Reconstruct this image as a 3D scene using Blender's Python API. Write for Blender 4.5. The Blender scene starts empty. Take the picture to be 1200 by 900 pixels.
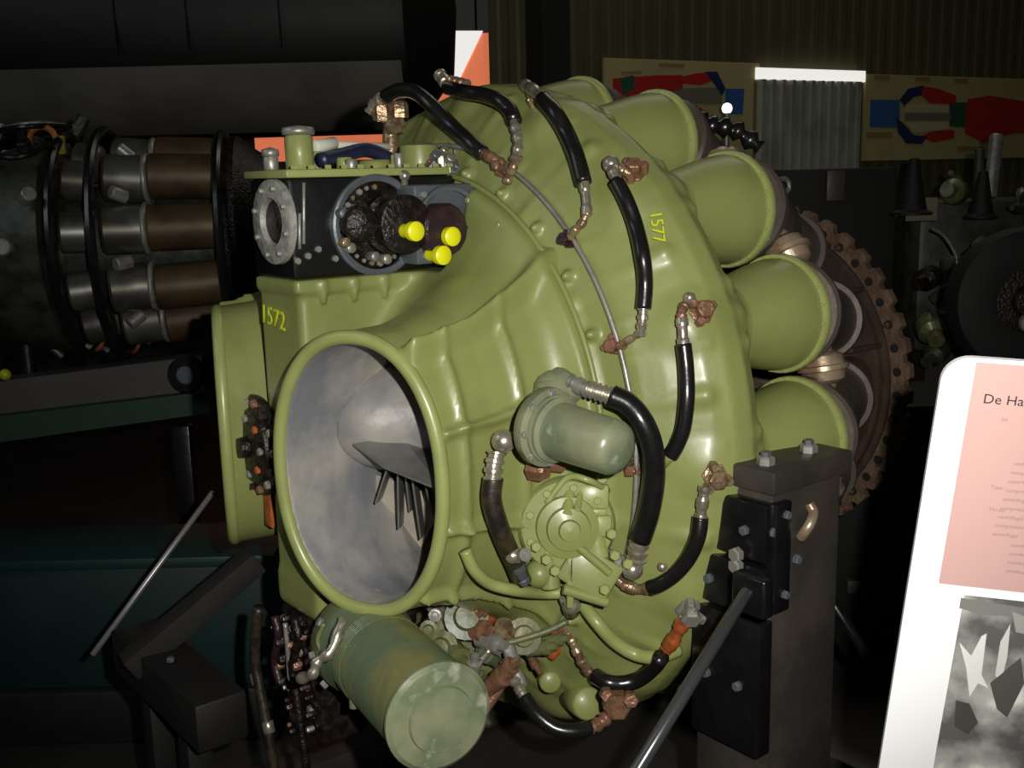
import bpy, bmesh, math, random
import numpy as np
from mathutils import Vector, Matrix
from mathutils.bvhtree import BVHTree
import openvdb
random.seed(4); rng = np.random.default_rng(4)
PI = math.pi; R_ = math.radians
C = bpy.context.scene.collection
S = bpy.context.scene

# ------------------------------------------------------------------ camera, world, lights, exposure
FPX = 1250.0; PITCH = R_(11.0); ROLL = R_(1.4); CAMZ = 1.55
fw = Vector((0, math.cos(PITCH), -math.sin(PITCH)))
r0 = Vector((1, 0, 0)); u0 = r0.cross(fw)
rt = r0*math.cos(ROLL) - u0*math.sin(ROLL); up = r0*math.sin(ROLL) + u0*math.cos(ROLL)
cam_d = bpy.data.cameras.new('camera'); cam = bpy.data.objects.new('camera', cam_d); C.objects.link(cam)
cam_d.sensor_width = 36; cam_d.lens = FPX/1200*36; cam_d.clip_start = .02
CP = Vector((0, 0, CAMZ))
cam.matrix_world = Matrix(((rt.x, up.x, -fw.x, CP.x), (rt.y, up.y, -fw.y, CP.y), (rt.z, up.z, -fw.z, CP.z), (0, 0, 0, 1)))
S.camera = cam
def at(x, y, d): return CP + d*(fw + (x-600)/FPX*rt - (y-450)/FPX*up)
def ray(x, y): return (fw + (x-600)/FPX*rt - (y-450)/FPX*up).normalized()

w = bpy.data.worlds.new('world'); S.world = w; w.use_nodes = True
w.node_tree.nodes['Background'].inputs[0].default_value = (.75, .8, .7, 1)
w.node_tree.nodes['Background'].inputs[1].default_value = .022
def lamp(name, kind, loc, power, col=(1, 1, 1), **k):
    d = bpy.data.lights.new(name, kind); d.energy = power; d.color = col
    for a, b in k.items(): setattr(d, a, b)
    o = bpy.data.objects.new(name, d); C.objects.link(o); o.location = loc; return o
# the photographer's flash, beside the lens
fl = lamp('camera_flash', 'SPOT', CP + rt*.10 + up*.06 + fw*.0, 130, (1, .97, .91), spot_size=R_(76), spot_blend=.75, shadow_soft_size=.012)
fl.rotation_euler = (fw - rt*.02 + up*.00).to_track_quat('-Z', 'Y').to_euler()
# area lamps added as fill: dim ambient from above, one aimed at metal door
a = lamp('hall_fill', 'AREA', (1.5, 6.0, 5.2), 26, (1, .93, .75), shape='RECTANGLE', size=3, size_y=2)
a.rotation_euler = (R_(-18), 0, 0)
b = lamp('shutter_fill', 'AREA', (-3.2, 1.0, 3.6), 14, (.9, .95, 1), shape='RECTANGLE', size=1.5, size_y=2)
b.rotation_euler = (Vector((4.2, 5.4, -1.5))).to_track_quat('-Z', 'Y').to_euler()
S.view_settings.view_transform = 'Standard'; S.view_settings.look = 'None'; S.view_settings.gamma = 1
S.view_settings.use_curve_mapping = False
S.view_settings.exposure = 0.0

# ------------------------------------------------------------------ materials
def srgb(r, g, b):
    f = lambda c: (c/255/12.92) if c/255 <= .04045 else ((c/255+.055)/1.055)**2.4
    return (f(r), f(g), f(b), 1)
def mat(name, c, rough=.5, metal=0, c2=None, scale=20, amt=.5, bump=0, bscale=60, coat=0, emit=0, lo=.45, hi=.62, c3=None):
    m = bpy.data.materials.new(name); m.use_nodes = True; nt = m.node_tree; p = nt.nodes['Principled BSDF']
    p.inputs['Base Color'].default_value = c; p.inputs['Roughness'].default_value = rough; p.inputs['Metallic'].default_value = metal
    p.inputs['Coat Weight'].default_value = coat; p.inputs['Coat Roughness'].default_value = .2
    tc = nt.nodes.new('ShaderNodeTexCoord')
    if c2:
        n = nt.nodes.new('ShaderNodeTexNoise'); n.inputs['Scale'].default_value = scale; n.inputs['Detail'].default_value = 6
        nt.links.new(tc.outputs['Object'], n.inputs['Vector'])
        cr = nt.nodes.new('ShaderNodeValToRGB'); cr.color_ramp.elements[0].position = lo; cr.color_ramp.elements[1].position = hi
        cr.color_ramp.elements[0].color = c; cr.color_ramp.elements[1].color = c2
        if c3:
            e = cr.color_ramp.elements.new(min(1, hi+.08)); e.color = c3
        nt.links.new(n.outputs['Fac'], cr.inputs['Fac'])
        mx = nt.nodes.new('ShaderNodeMix'); mx.data_type = 'RGBA'; mx.inputs[0].default_value = amt
        mx.inputs[6].default_value = c; nt.links.new(cr.outputs[0], mx.inputs[7]); nt.links.new(mx.outputs[2], p.inputs['Base Color'])
    if bump:
        n2 = nt.nodes.new('ShaderNodeTexNoise'); n2.inputs['Scale'].default_value = bscale; n2.inputs['Detail'].default_value = 4
        nt.links.new(tc.outputs['Object'], n2.inputs['Vector'])
        bp = nt.nodes.new('ShaderNodeBump'); bp.inputs['Strength'].default_value = bump; bp.inputs['Distance'].default_value = .01
        nt.links.new(n2.outputs['Fac'], bp.inputs['Height']); nt.links.new(bp.outputs[0], p.inputs['Normal'])
    if emit:
        p.inputs['Emission Color'].default_value = c; p.inputs['Emission Strength'].default_value = emit
    return m
M = {}
M['green'] = mat('green paint', srgb(133, 140, 82), .42, 0, srgb(120, 128, 72), 5, .7, .10, 26, .12)
M['green_lip'] = mat('green paint pale edge', srgb(146, 154, 92), .38, 0, srgb(134, 142, 84), 15, .6, .05, 40, .2)
M['green_side'] = mat('green paint brighter', srgb(143, 153, 76), .34, 0, srgb(130, 142, 66), 4, .7, .08, 22, .25)
M['green_dark'] = mat('green paint soiled', srgb(104, 108, 68), .38, 0, srgb(74, 74, 42), 22, .75, .2, 60, .2)
M['sage'] = mat('sage grey enamel', srgb(128, 132, 104), .34, 0, srgb(100, 112, 86), 14, .9, .12, 50, .2, c3=srgb(168, 170, 150))
M['sage2'] = mat('dull sage paint', srgb(84, 98, 74), .42, 0, srgb(112, 110, 66), 7, .9, .15, 50, .1, lo=.4, hi=.6)
M['liner'] = mat('grey cast lining', srgb(118, 120, 124), .5, .1, srgb(172, 167, 156), 6.5, .95, .35, 24, 0, lo=.38, hi=.60, c3=srgb(190, 184, 172))
M['liner_hub'] = mat('pale grey hub', srgb(158, 154, 146), .5, .1, srgb(128, 128, 130), 10, .9, .3, 26)
M['pale_alu'] = mat('pale oxidised aluminium', srgb(158, 158, 150), .55, .2, srgb(124, 124, 116), 50, .8, .2, 100)
M['liner2'] = mat('warm grey lining', srgb(176, 166, 150), .5, .1, srgb(150, 146, 136), 12, .7, .15, 30)
M['vane'] = mat('bare metal vane', srgb(136, 136, 132), .42, .5, srgb(110, 110, 108), 20, .6)
M['rubber'] = mat('black rubber', srgb(22, 22, 22), .28, 0, srgb(30, 29, 27), 40, .5, .05, 120, .25)
M['rubber_worn'] = mat('worn black rubber', srgb(34, 30, 26), .4, 0, srgb(70, 58, 42), 45, .7, .1, 90)
M['black'] = mat('black enamel', srgb(16, 16, 18), .3, 0, srgb(24, 24, 26), 20, .5, .08, 50, .3)
M['black_iron'] = mat('black painted steel', srgb(48, 45, 42), .5, 0, srgb(70, 62, 56), 8, .7, .12, 30, .05)
M['soot'] = mat('greasy black metal', srgb(26, 23, 22), .35, .3, srgb(58, 46, 38), 60, .7, .4, 120)
M['bronze_dark'] = mat('dark brown oily casting', srgb(48, 32, 38), .35, .2, srgb(66, 46, 40), 50, .6, .3, 90)
M['steel'] = mat('bright steel fitting', srgb(196, 188, 172), .28, .75, srgb(150, 138, 118), 60, .6, .1, 120)
M['steel_soft'] = mat('dull aluminium', srgb(160, 158, 150), .42, .55, srgb(120, 118, 112), 40, .6, .1, 90)
M['grey_plate'] = mat('grey cast plate', srgb(92, 98, 104), .42, .25, srgb(76, 80, 86), 16, .6, .1, 50)
M['brass'] = mat('dirty brass', srgb(166, 146, 116), .3, .6, srgb(116, 84, 62), 60, .8, .3, 110)
M['copper'] = mat('rusty copper fitting', srgb(146, 104, 84), .36, .4, srgb(112, 90, 62), 45, .9, .35, 110, c3=srgb(170, 130, 110))
M['orange_rust'] = mat('orange oxide', srgb(176, 92, 44), .5, .1, srgb(120, 66, 36), 40, .7, .2, 90)
M['can'] = mat('heat stained steel', srgb(84, 76, 70), .45, .35, srgb(100, 88, 76), 9, .8, .1, 40, c3=srgb(88, 60, 44))
M['can_light'] = mat('pale stained steel', srgb(170, 152, 128), .36, .5, srgb(128, 96, 70), 18, .8, .12, 60)
M['rust'] = mat('rusty flange', srgb(88, 68, 54), .6, .25, srgb(112, 90, 72), 24, .9, .35, 80, c3=srgb(70, 46, 36))
M['rust_dark'] = mat('brown scaled steel', srgb(62, 50, 42), .55, .3, srgb(82, 64, 52), 14, .8, .2, 60)
M['yellow'] = mat('yellow plastic cap', srgb(232, 232, 20), .4)
M['yellow_ink'] = mat('yellow marking', srgb(196, 208, 30), .6)
M['flat_black'] = mat('flat black paint', srgb(17, 16, 16), .6, 0, srgb(26, 24, 22), 12, .6)
M['hole'] = mat('dark hole', srgb(10, 9, 8), .8)
def world_to(o):  return o

# ------------------------------------------------------------------ helpers
def obj(name, data, m=None, parent=None, smooth=True, loc=None, rot=None):
    if isinstance(data, bmesh.types.BMesh):
        me = bpy.data.meshes.new(name); data.to_mesh(me); data.free()
    elif isinstance(data, tuple):
        me = bpy.data.meshes.new(name); me.from_pydata(data[0], [], data[1]); me.update()
    else: me = data
    if m and not me.materials: me.materials.append(m)
    if smooth and not me.get('done'):
        me.polygons.foreach_set('use_smooth', [True]*len(me.polygons))
        if isinstance(smooth, (int, float)) and smooth is not True: me.set_sharp_from_angle(angle=R_(smooth))
        me['done'] = 1
    o = bpy.data.objects.new(name, me); C.objects.link(o)
    if parent: o.parent = parent
    if loc is not None: o.location = loc
    if rot is not None: o.rotation_euler = rot
    return o
def empty(name, loc, label, cat, group=None, rz=0):
    o = bpy.data.objects.new(name, None); C.objects.link(o); o.location = loc; o.rotation_euler = (0, 0, rz); o.empty_display_size = .1
    o['label'] = label; o['category'] = cat
    if group: o['group'] = group
    return o
def tag(o, label, cat, group=None):
    o['label'] = label; o['category'] = cat
    if group: o['group'] = group
    return o
def struct(o): o['kind'] = 'structure'; return o
def join(*ds):
    V, F = [], []
    for v, f in ds:
        n = len(V); V += [tuple(p) for p in v]; F += [tuple(i+n for i in q) for q in f]
    return V, F
def box(x0, x1, y0, y1, z0, z1, bev=0.0, mtx=None):
    bm = bmesh.new(); bmesh.ops.create_cube(bm, size=1)
    for v in bm.verts: v.co = ((x0+x1)/2+v.co.x*(x1-x0), (y0+y1)/2+v.co.y*(y1-y0), (z0+z1)/2+v.co.z*(z1-z0))
    if bev: bmesh.ops.bevel(bm, geom=bm.edges[:]+bm.verts[:], offset=bev, segments=2, profile=.5, affect='EDGES')
    if mtx: bm.transform(mtx)
    bm.verts.index_update()
    r = ([tuple(v.co) for v in bm.verts], [tuple(v.index for v in f.verts) for f in bm.faces]); bm.free(); return r
def frame(p, d, ref=None):
    z = Vector(d).normalized(); ref = Vector(ref) if ref is not None else (Vector((0, 0, 1)) if abs(z.z) < .9 else Vector((1, 0, 0)))
    x = ref.cross(z)
    if x.length < 1e-5: x = Vector((0, 1, 0)).cross(z)
    x.normalize(); y = z.cross(x); p = Vector(p)
    return Matrix(((x.x, y.x, z.x, p.x), (x.y, y.y, z.y, p.y), (x.z, y.z, z.z, p.z), (0, 0, 0, 1)))
def lathe(prof, p, d, seg=32, ref=None, closed=False):
    """profile [(z, r)] turned about the line through p along d"""
    m = frame(p, d, ref); V = []; F = []; n = len(prof)
    for z, r in prof:
        for k in range(seg):
            a = 2*PI*k/seg; V.append(tuple(m @ Vector((r*math.cos(a), r*math.sin(a), z))))
    for i in range(n-1 if not closed else n):
        j = (i+1) % n
        for k in range(seg):
            k2 = (k+1) % seg; F.append((i*seg+k, i*seg+k2, j*seg+k2, j*seg+k))
    if not closed:
        if prof[0][1] > 1e-6: F.append(tuple(range(seg))[::-1])
        if prof[-1][1] > 1e-6: F.append(tuple((n-1)*seg+k for k in range(seg)))
    return V, F
def cyl(p, q, r, seg=24, bev=.15, r2=None):
    p = Vector(p); q = Vector(q); L = (q-p).length; b = min(bev*r, L*.3); r2 = r if r2 is None else r2
    return lathe([(0, r-b), (b, r), (L-b, r2), (L, r2-b)], p, q-p, seg)
def hexn(p, d, r, h):
    return lathe([(0, r), (h*.8, r), (h, r*.8)], p, d, 6)
def spline(pts, n=8):
    P = [Vector(p) for p in pts]
    if len(P) < 3: return P
    E_ = [2*P[0]-P[1]] + P + [2*P[-1]-P[-2]]; out = []
    for i in range(1, len(E_)-2):
        a, b, c, d = E_[i-1:i+3]
        for k in range(n):
            t = k/n
            out.append(.5*((2*b)+(c-a)*t+(2*a-5*b+4*c-d)*t*t+(3*b-a-3*c+d)*t**3))
    out.append(P[-1]); return out
def sweep(pts, rad, seg=14, closed=False):
    """tube along pts; rad a number, a list, or f(0..1)"""
    P = [Vector(p) for p in pts]; n = len(P); V = []; F = []
    L = [0]
    for i in range(1, n): L.append(L[-1]+(P[i]-P[i-1]).length)
    T = []
    for i in range(n):
        if closed: t = P[(i+1) % n]-P[i-1]
        else: t = P[min(i+1, n-1)]-P[max(i-1, 0)]
        T.append(t.normalized() if t.length > 1e-9 else Vector((0, 0, 1)))
    x = T[0].orthogonal().normalized()
    for i in range(n):
        x = (x - T[i]*x.dot(T[i])).normalized(); y = T[i].cross(x)
        r = rad[i] if isinstance(rad, (list, tuple)) else (rad(L[i]/L[-1]) if callable(rad) else rad)
        for k in range(seg):
            a = 2*PI*k/seg; V.append(tuple(P[i]+x*(r*math.cos(a))+y*(r*math.sin(a))))
    m = n if closed else n-1
    for i in range(m):
        j = (i+1) % n
        for k in range(seg):
            k2 = (k+1) % seg; F.append((i*seg+k, i*seg+k2, j*seg+k2, j*seg+k))
    if not closed: F.append(tuple(range(seg))[::-1]); F.append(tuple((n-1)*seg+k for k in range(seg)))
    return V, F
def ball(p, r, seg=16):
    prof = [(-r*math.cos(PI*i/8), max(r*math.sin(PI*i/8), 1e-4)) for i in range(9)]
    return lathe(prof, p, (0, 0, 1), seg)
def text(name, s, size, mtx, m, parent=None, ext=.0006, align='LEFT'):
    c = bpy.data.curves.new(name, 'FONT'); c.body = s; c.size = size; c.extrude = ext; c.align_x = align; c.resolution_u = 3
    t = bpy.data.objects.new('t', c); C.objects.link(t)
    dg = bpy.context.evaluated_depsgraph_get(); me = bpy.data.meshes.new_from_object(t.evaluated_get(dg))
    bpy.data.objects.remove(t); bpy.data.curves.remove(c)
    me.transform(mtx); me.materials.clear()
    return obj(name, me, m, parent, smooth=False)

# signed distance fields, meshed with openvdb
def smin(a, b, k):
    h = np.clip(.5+.5*(b-a)/k, 0, 1); return b+(a-b)*h-k*h*(1-h)
def smax(a, b, k): return -smin(-a, -b, k)
def sbox(X, Y, Z, c, h, r):
    qx = np.abs(X-c[0])-h[0]+r; qy = np.abs(Y-c[1])-h[1]+r; qz = np.abs(Z-c[2])-h[2]+r
    return np.sqrt(np.maximum(qx, 0)**2+np.maximum(qy, 0)**2+np.maximum(qz, 0)**2)+np.minimum(np.maximum(qx, np.maximum(qy, qz)), 0)-r
def scap(X, Y, Z, a, b, ra, rb):
    a = np.array(a, np.float32); d = np.array(b, np.float32)-a; L = max(float(d@d), 1e-9)
    t = np.clip(((X-a[0])*d[0]+(Y-a[1])*d[1]+(Z-a[2])*d[2])/L, 0, 1)
    return np.sqrt((X-a[0]-t*d[0])**2+(Y-a[1]-t*d[1])**2+(Z-a[2]-t*d[2])**2)-(ra+(rb-ra)*t)
def spoly(U, Rr, poly):
    d = None; inside = np.zeros(U.shape, bool); n = len(poly)
    for i in range(n):
        (ax, ay), (bx, by) = poly[i], poly[(i+1) % n]
        ex, ey = bx-ax, by-ay
        t = np.clip(((U-ax)*ex+(Rr-ay)*ey)/(ex*ex+ey*ey), 0, 1)
        q = (U-ax-t*ex)**2+(Rr-ay-t*ey)**2
        d = q if d is None else np.minimum(d, q)
        if ay != by:
            c = ((ay > Rr) != (by > Rr)) & (U < (bx-ax)*(Rr-ay)/(by-ay)+ax)
            inside ^= c
    d = np.sqrt(d); return np.where(inside, -d, d)
def grid(lo, hi, h):
    ax = [np.arange(lo[i], hi[i]+h, h, dtype=np.float32) for i in range(3)]
    return np.meshgrid(*ax, indexing='ij')
def vdbmesh(name, D, lo, h, off=(0, 0, 0)):
    g = openvdb.FloatGrid(background=3*h); g.copyFromArray(np.clip(D, -3*h, 3*h).astype(np.float32))
    g.transform = openvdb.createLinearTransform(voxelSize=h)
    res = g.convertToPolygons(isovalue=0.0); pts, quads = res[0], res[-1]
    pts = pts + np.array(lo)+np.array(off)
    me = bpy.data.meshes.new(name); nq = len(quads)
    quads = quads[:, ::-1]
    me.vertices.add(len(pts)); me.vertices.foreach_set('co', pts.astype(np.float32).ravel())
    me.loops.add(nq*4); me.loops.foreach_set('vertex_index', quads.astype(np.int32).ravel())
    me.polygons.add(nq); me.polygons.foreach_set('loop_start', np.arange(nq, dtype=np.int32)*4)
    me.update(calc_edges=True); me.validate()
    v = np.zeros(nq*3, np.float32); c = np.zeros(nq*3, np.float32)
    return me

# ------------------------------------------------------------------ the engine's own frame: u backwards along the shaft, v to the near side, w up
TH = R_(51.5); ENGO = at(576, 479, 2.167); H = .70
ea = Vector((math.sin(TH), math.cos(TH), 0)); ev = Vector((math.cos(TH), -math.sin(TH), 0))
RZ = PI/2-TH
eng = empty('jet_engine', (ENGO.x, ENGO.y, ENGO.z-H), 'large green centrifugal jet engine with two oval intakes and black hoses on stand', 'jet engine', rz=RZ)
MI = (Matrix.Translation((ENGO.x, ENGO.y, ENGO.z-H)) @ Matrix.Rotation(RZ, 4, 'Z')).inverted(); MR = MI.to_3x3()
MW = MI.inverted()
def L(u, v, w_): return Vector((u, -v, w_+H))            # engine coordinates -> local to the root
def Wd(u, v, w_): return MW @ L(u, v, w_)                # engine coordinates -> world

# ---- diffuser casing
h = .0055
def casing():
    lo = (-.2, -.7, -.7); X, Y, Z = grid(lo, (.2, .7, .7), h)
    r = np.sqrt(Y*Y+Z*Z); t = np.arctan2(-Y, Z)
    st = PI/8; tau = t-np.round(t/st)*st
    D = spoly(X, r, [(-.135, .30), (-.135, .462), (-.118, .478), (-.098, .53), (-.072, .565), (-.03, .612), (.0, .632), (.035, .637), (.07, .62), (.1, .56), (.11, .40), (.11, .30)])
    A_ = r*np.cos(tau); B_ = r*np.sin(tau)
    D = smin(D, scap(X, A_, B_, (.0, .555, 0), (.2, .557, 0), .066, .074), .02)          # outlet stubs
    D = smin(D, scap(X, A_, B_, (-.05, .50, 0), (.01, .558, 0), .032, .062), .03)          # swellings that feed them
    for b_, q_ in ((.050, .020), (-.050, .020), (.0, .024)):                                # lugs on the rim, ridges below them
        D = smin(D, scap(X, A_, B_, (.02, .610, b_), (.06, .618, b_), q_*.85, q_*.7), .012)
    for b_ in (.040, -.040):
        D = smin(D, scap(X, A_, B_, (-.098, .515, b_*.7), (-.012, .612, b_), .007, .010), .009)
    tau2 = t-(np.floor(t/st)+.5)*st; A2 = r*np.cos(tau2); B2 = r*np.sin(tau2)
    D = smin(D, scap(X, A2, B2, (-.128, .45, 0), (-.03, .605, 0), .010, .012), .014)       # radial ribs between
    # seam bosses
    st3 = PI/14; tau3 = t-np.round(t/st3)*st3
    D = smin(D, scap(X, r*np.cos(tau3), r*np.sin(tau3), (-.128, .482, 0), (-.12, .482, 0), .008, .009), .010)
    D = smax(D, X-.13, .004)
    return vdbmesh('diffuser_casing', D, lo, h, (0, 0, H))
cas = obj('diffuser_casing', casing(), M['green'], eng)

# ---- intake casting: two splayed ducts, centre column, cone
LIPC = (-.46, .25, .0); PHI = R_(24)
def sect(U):
    us = [-.60, -.46, -.38, -.30, -.22, -.16, -.10]
    cv = np.interp(U, us, [.25, .25, .245, .235, .215, .195, .17])
    hv = np.interp(U, us, [.150, .150, .152, .166, .196, .226, .25])
    hw = np.interp(U, us, [.232, .232, .236, .258, .305, .345, .37])
    return cv, hv, hw
def duct(X, Y, Z, side, grow=0.0, ribs=True):
    cv, hv, hw = sect(X); hv = hv+grow; hw = hw+grow
    y = -Y*side-cv
    e = 2.2
    q = ((np.abs(y)/hv)**e+(np.abs(Z+.0)/hw)**e)**(1/e)
    D = (q-1)*np.minimum(hv, hw)*.93
    if ribs:
        an = np.arctan2(Z/hw, y/hv)
        rb = 0
        for a0, w0 in ((.34, .030), (-.30, .030), (-.88, .035), (.95, .07)): rb = rb+np.exp(-((an-a0)/w0)**2)
        rings = sum(np.exp(-((X-x0)/.008)**2) for x0 in (-.355, -.245))
        fade = np.clip((X+.44)/.03, 0, 1); rings = rings*(1/(1+np.exp((np.abs(an-.02)-.93)/.02)))
        D = D-(.012*np.clip(rb, 0, 1)+.012*np.exp(-((an-.95)/.06)**2))*fade-.0065*rings*fade
    return D
def lipcut(X, Y, side, d=0.0):      # > 0 in front of the oblique mouth
    return -((X-LIPC[0])*math.cos(PHI)-(-Y*side-LIPC[1])*math.sin(PHI))-d
def casting():
    hh = .0055
    lo = (-.62, -.52, -.52); X, Y, Z = grid(lo, (-.09, .52, .52), hh)
    r = np.sqrt(Y*Y+Z*Z)
    D = spoly(X, r, [(-.11, 0), (-.11, .468), (-.150, .468), (-.158, .452), (-.168, .41), (-.20, .34), (-.27, .27), (-.33, .2), (-.33, 0)])
    for s in (1, -1):
        d = smax(duct(X, Y, Z, s, .0), lipcut(X, Y, s), .004)
        D = smin(D, d, .035)
    col = sbox(X, Y, Z, (-.27, -.012, .0), (.190, .078, .300), .012)
    D = smin(D, col, .03)
    D = smin(D, sbox(X, Y, Z, (-.285, -.02, .292), (.185, .078, .014), .006), .01)
    # foot of the column
    D = smin(D, sbox(X, Y, Z, (-.34, .0, -.275), (.115, .078, .035), .01), .02)
    # bosses under the gearbox
    for u in (-.42, -.36, -.30, -.24, -.18):
        D = smin(D, scap(X, Y, Z, (u, -.096, .265), (u, -.094, .295), .006, .010), .006)
    D = smax(D, -sbox(X, Y, Z, (-.335, .0, .50), (.200, .150, .198), .008), .004)          # seat of the gearbox
    # hollow
    for s in (1, -1):
        inn = duct(X, Y, Z, s, -.010, ribs=False)
        inn = smax(inn, X+.22, .01)
        D = smax(D, -inn, .003)
    D = smax(D, X+.105, .003)
    return vdbmesh('intake_casting', D, lo, hh, (0, 0, H))
cst = obj('intake_casting', casting(), M['green'], eng)

# painted lips and the grey lining of both ducts
def lip_pts(side, grow=0.0, n=96):
    out = []
    for k in range(n):
        a = 2*PI*k/n; e = 2/2.2; c, s_ = math.cos(a), math.sin(a)
        v = LIPC[1]+(.150+grow)*math.copysign(abs(c)**e, c); w_ = (.232+grow)*math.copysign(abs(s_)**e, s_)
        u = LIPC[0]+(v-LIPC[1])*math.tan(PHI)
        out.append(L(u, v*side, w_))
    return out
for s in (1, -1):
    o = obj('intake_lip', sweep(lip_pts(s, -.008), .0118, 12, closed=True), M['green_lip'], eng)
def liner(side):
    lo = (-.60, -.46, -.30); hh = .0055; X, Y, Z = grid(lo, (-.12, .46, .30), hh); Yv = -Y*side
    inn = duct(X, Y, Z, side, -.019, ribs=False)
    D = smax(duct(X, Y, Z, side, -.0105, ribs=False), -smax(inn, X+.19, .05), .002)
    hub = (np.sqrt(((X+.26)/.17)**2+((Yv-.08)/.13)**2+((Z-.05)/.105)**2)-1)*.09      # shaft housing bulging into the duct
    hub = smin(hub, scap(X, Yv, Z, (-.20, .06, .065), (-.19, .42, .08), .09, .08), .05)
    Hb = smax(smax(hub, inn-.004, .003), X+.172, .003)
    D = smax(D, lipcut(X, Y, side, .002), .003)
    D = smax(D, X+.165, .003)
    return vdbmesh('duct_lining', D, lo, hh, (0, 0, H)), vdbmesh('hub_housing', Hb, lo, hh, (0, 0, H))
for s in (1, -1):
    la, lb_ = liner(s); ln = obj('duct_lining', la, M['liner'], eng); obj('hub_housing', lb_, M['liner_hub'], ln)
# splitter plate and guide vanes below it, in the near duct
def plate(pts, th):
    P = [Vector(p) for p in pts]; n = (P[1]-P[0]).cross(P[-1]-P[0]).normalized()*th/2
    V = [tuple(p+n) for p in P]+[tuple(p-n) for p in P]; k = len(P)
    return V, [tuple(range(k)), tuple(range(k, 2*k))[::-1]]+[(i, i+k, (i+1) % k+k, (i+1) % k) for i in range(k)]

# ---- bvh of the two castings, to seat things on their surface
def bvh_of(objs):
    V = []; F = []
    for o in objs:
        n = len(V); V += [MW @ v.co for v in o.data.vertices]; F += [tuple(i+n for i in p.vertices) for p in o.data.polygons]
    return BVHTree.FromPolygons(V, F)
BV = bvh_of([cas, cst])
def on(x, y, off=0.0, dflt=2.0):
    """local point seen at (x, y), off metres out from the casting's surface"""
    d = ray(x, y); hit, n, i, t = BV.ray_cast(CP, d)
    if hit is None: return MI @ at(x, y, dflt)
    return MI @ (CP + d*(t-off/max(.45, abs(n.dot(d)))))
def onn(x, y):
    d = ray(x, y); hit, n, i, t = BV.ray_cast(CP, d)
    if hit is None: return (MR @ -fw)
    if n.dot(d) > 0: n = -n
    return (MR @ n).normalized()

# ---- outlet elbows, flanges, combustion cans, crossover tubes: 16 round the shaft
def axis_pt(u, r): return Vector((u, 0, r))
e_p = axis_pt(.0, .556)
elbow = lathe([(.095, .070), (.125, .0755), (.15, .082), (.18, .0895), (.21, .0955), (.235, .0985), (.262, .0985), (.262, .0), ], e_p, (1, 0, 0), 40)
flangeE = lathe([(.243, .097), (.243, .1045), (.246, .106), (.256, .106), (.259, .1045), (.259, .097)], e_p, (1, 0, 0), 40)
cp = axis_pt(.262, .556); cq = axis_pt(.84, .285); cd = cq-cp
canb = lathe([(0, .095), (.006, .101), (.022, .101), (.028, .088), (.16, .082), (.20, .072), (.205, .0), ], cp, cd, 36)
cant = lathe([(.195, .05), (.20, .068), (.24, .072), (.33, .072), (.345, .076), (.358, .076), (.362, .066), (.46, .056), (.56, .050)], cp, cd, 36)
collar = lathe([(.330, .072), (.330, .082), (.338, .084), (.346, .082), (.346, .072)], cp, cd, 36)
me_e = me_f = None
st = {}
def ringed(key, data, m, parent, t, smooth=35):
    if key not in st:
        o = obj(key, data, m, parent, smooth, (0, 0, 0)); st[key] = o.data
    else:
        o = obj(key, st[key], None, parent, smooth, (0, 0, 0))
    return o
bolt_d = hexn((0, 0, 0), (0, 0, 1), .0055, .006)
def bolt(p, d, parent, m=None, s=1.0, name='bolt'):
    key = 'bolt'+(m.name if m else '')
    if key not in st:
        me = bpy.data.meshes.new('bolt'); me.from_pydata(bolt_d[0], [], bolt_d[1]); me.materials.append(m or M['green_dark']); st[key] = me
    o = bpy.data.objects.new(name, st[key]); C.objects.link(o); o.parent = parent
    f = frame(p, d); o.matrix_local = f @ Matrix.Scale(s, 4); return o
Hc = Vector((0, 0, H))
for k in range(16):
    t = k*PI/8
    # only what stands clear of the stand and the camera's reach is bolted up in full
    el = ringed('outlet_elbow', elbow, M['green'], eng, t); el.location = Hc; el.rotation_euler.x = t
    fl_ = ringed('elbow_flange', flangeE, M['green_lip'], el, t)
    cn = ringed('combustion_can', canb, M['can'], eng, t); cn.location = Hc; cn.rotation_euler.x = t
    cc = ringed('can_cone', cant, M['can'], cn, t)
    cl = ringed('can_collar', collar, M['steel_soft'] if k in (3, 4) else M['can'], cn, t)
    # crossover between neighbours
    x = t+PI/16
    xo = ringed('crossover_tube', join(cyl((.335, -.060, .545), (.335, -.012, .560), .026, 20), cyl((.335, .060, .545), (.335, .012, .560), .026, 20),
        lathe([(-.030, .0), (-.030, .024), (-.022, .036), (-.006, .040), (-.004, .046), (.004, .046), (.006, .040), (.022, .036), (.030, .024), (.030, .0)], (.335, 0, .562), (0, 1, 0), 20)), M['can_light'], eng, x)
    xo.location = Hc; xo.rotation_euler.x = x
    if 1 <= k <= 6:
        for j in range(20):
            a = 2*PI*(j+.5)/20
            bolt((.2425, .1015*math.sin(a), .556+.1015*math.cos(a)), (-1, 0, 0), el, M['green_lip'], .55)
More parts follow.
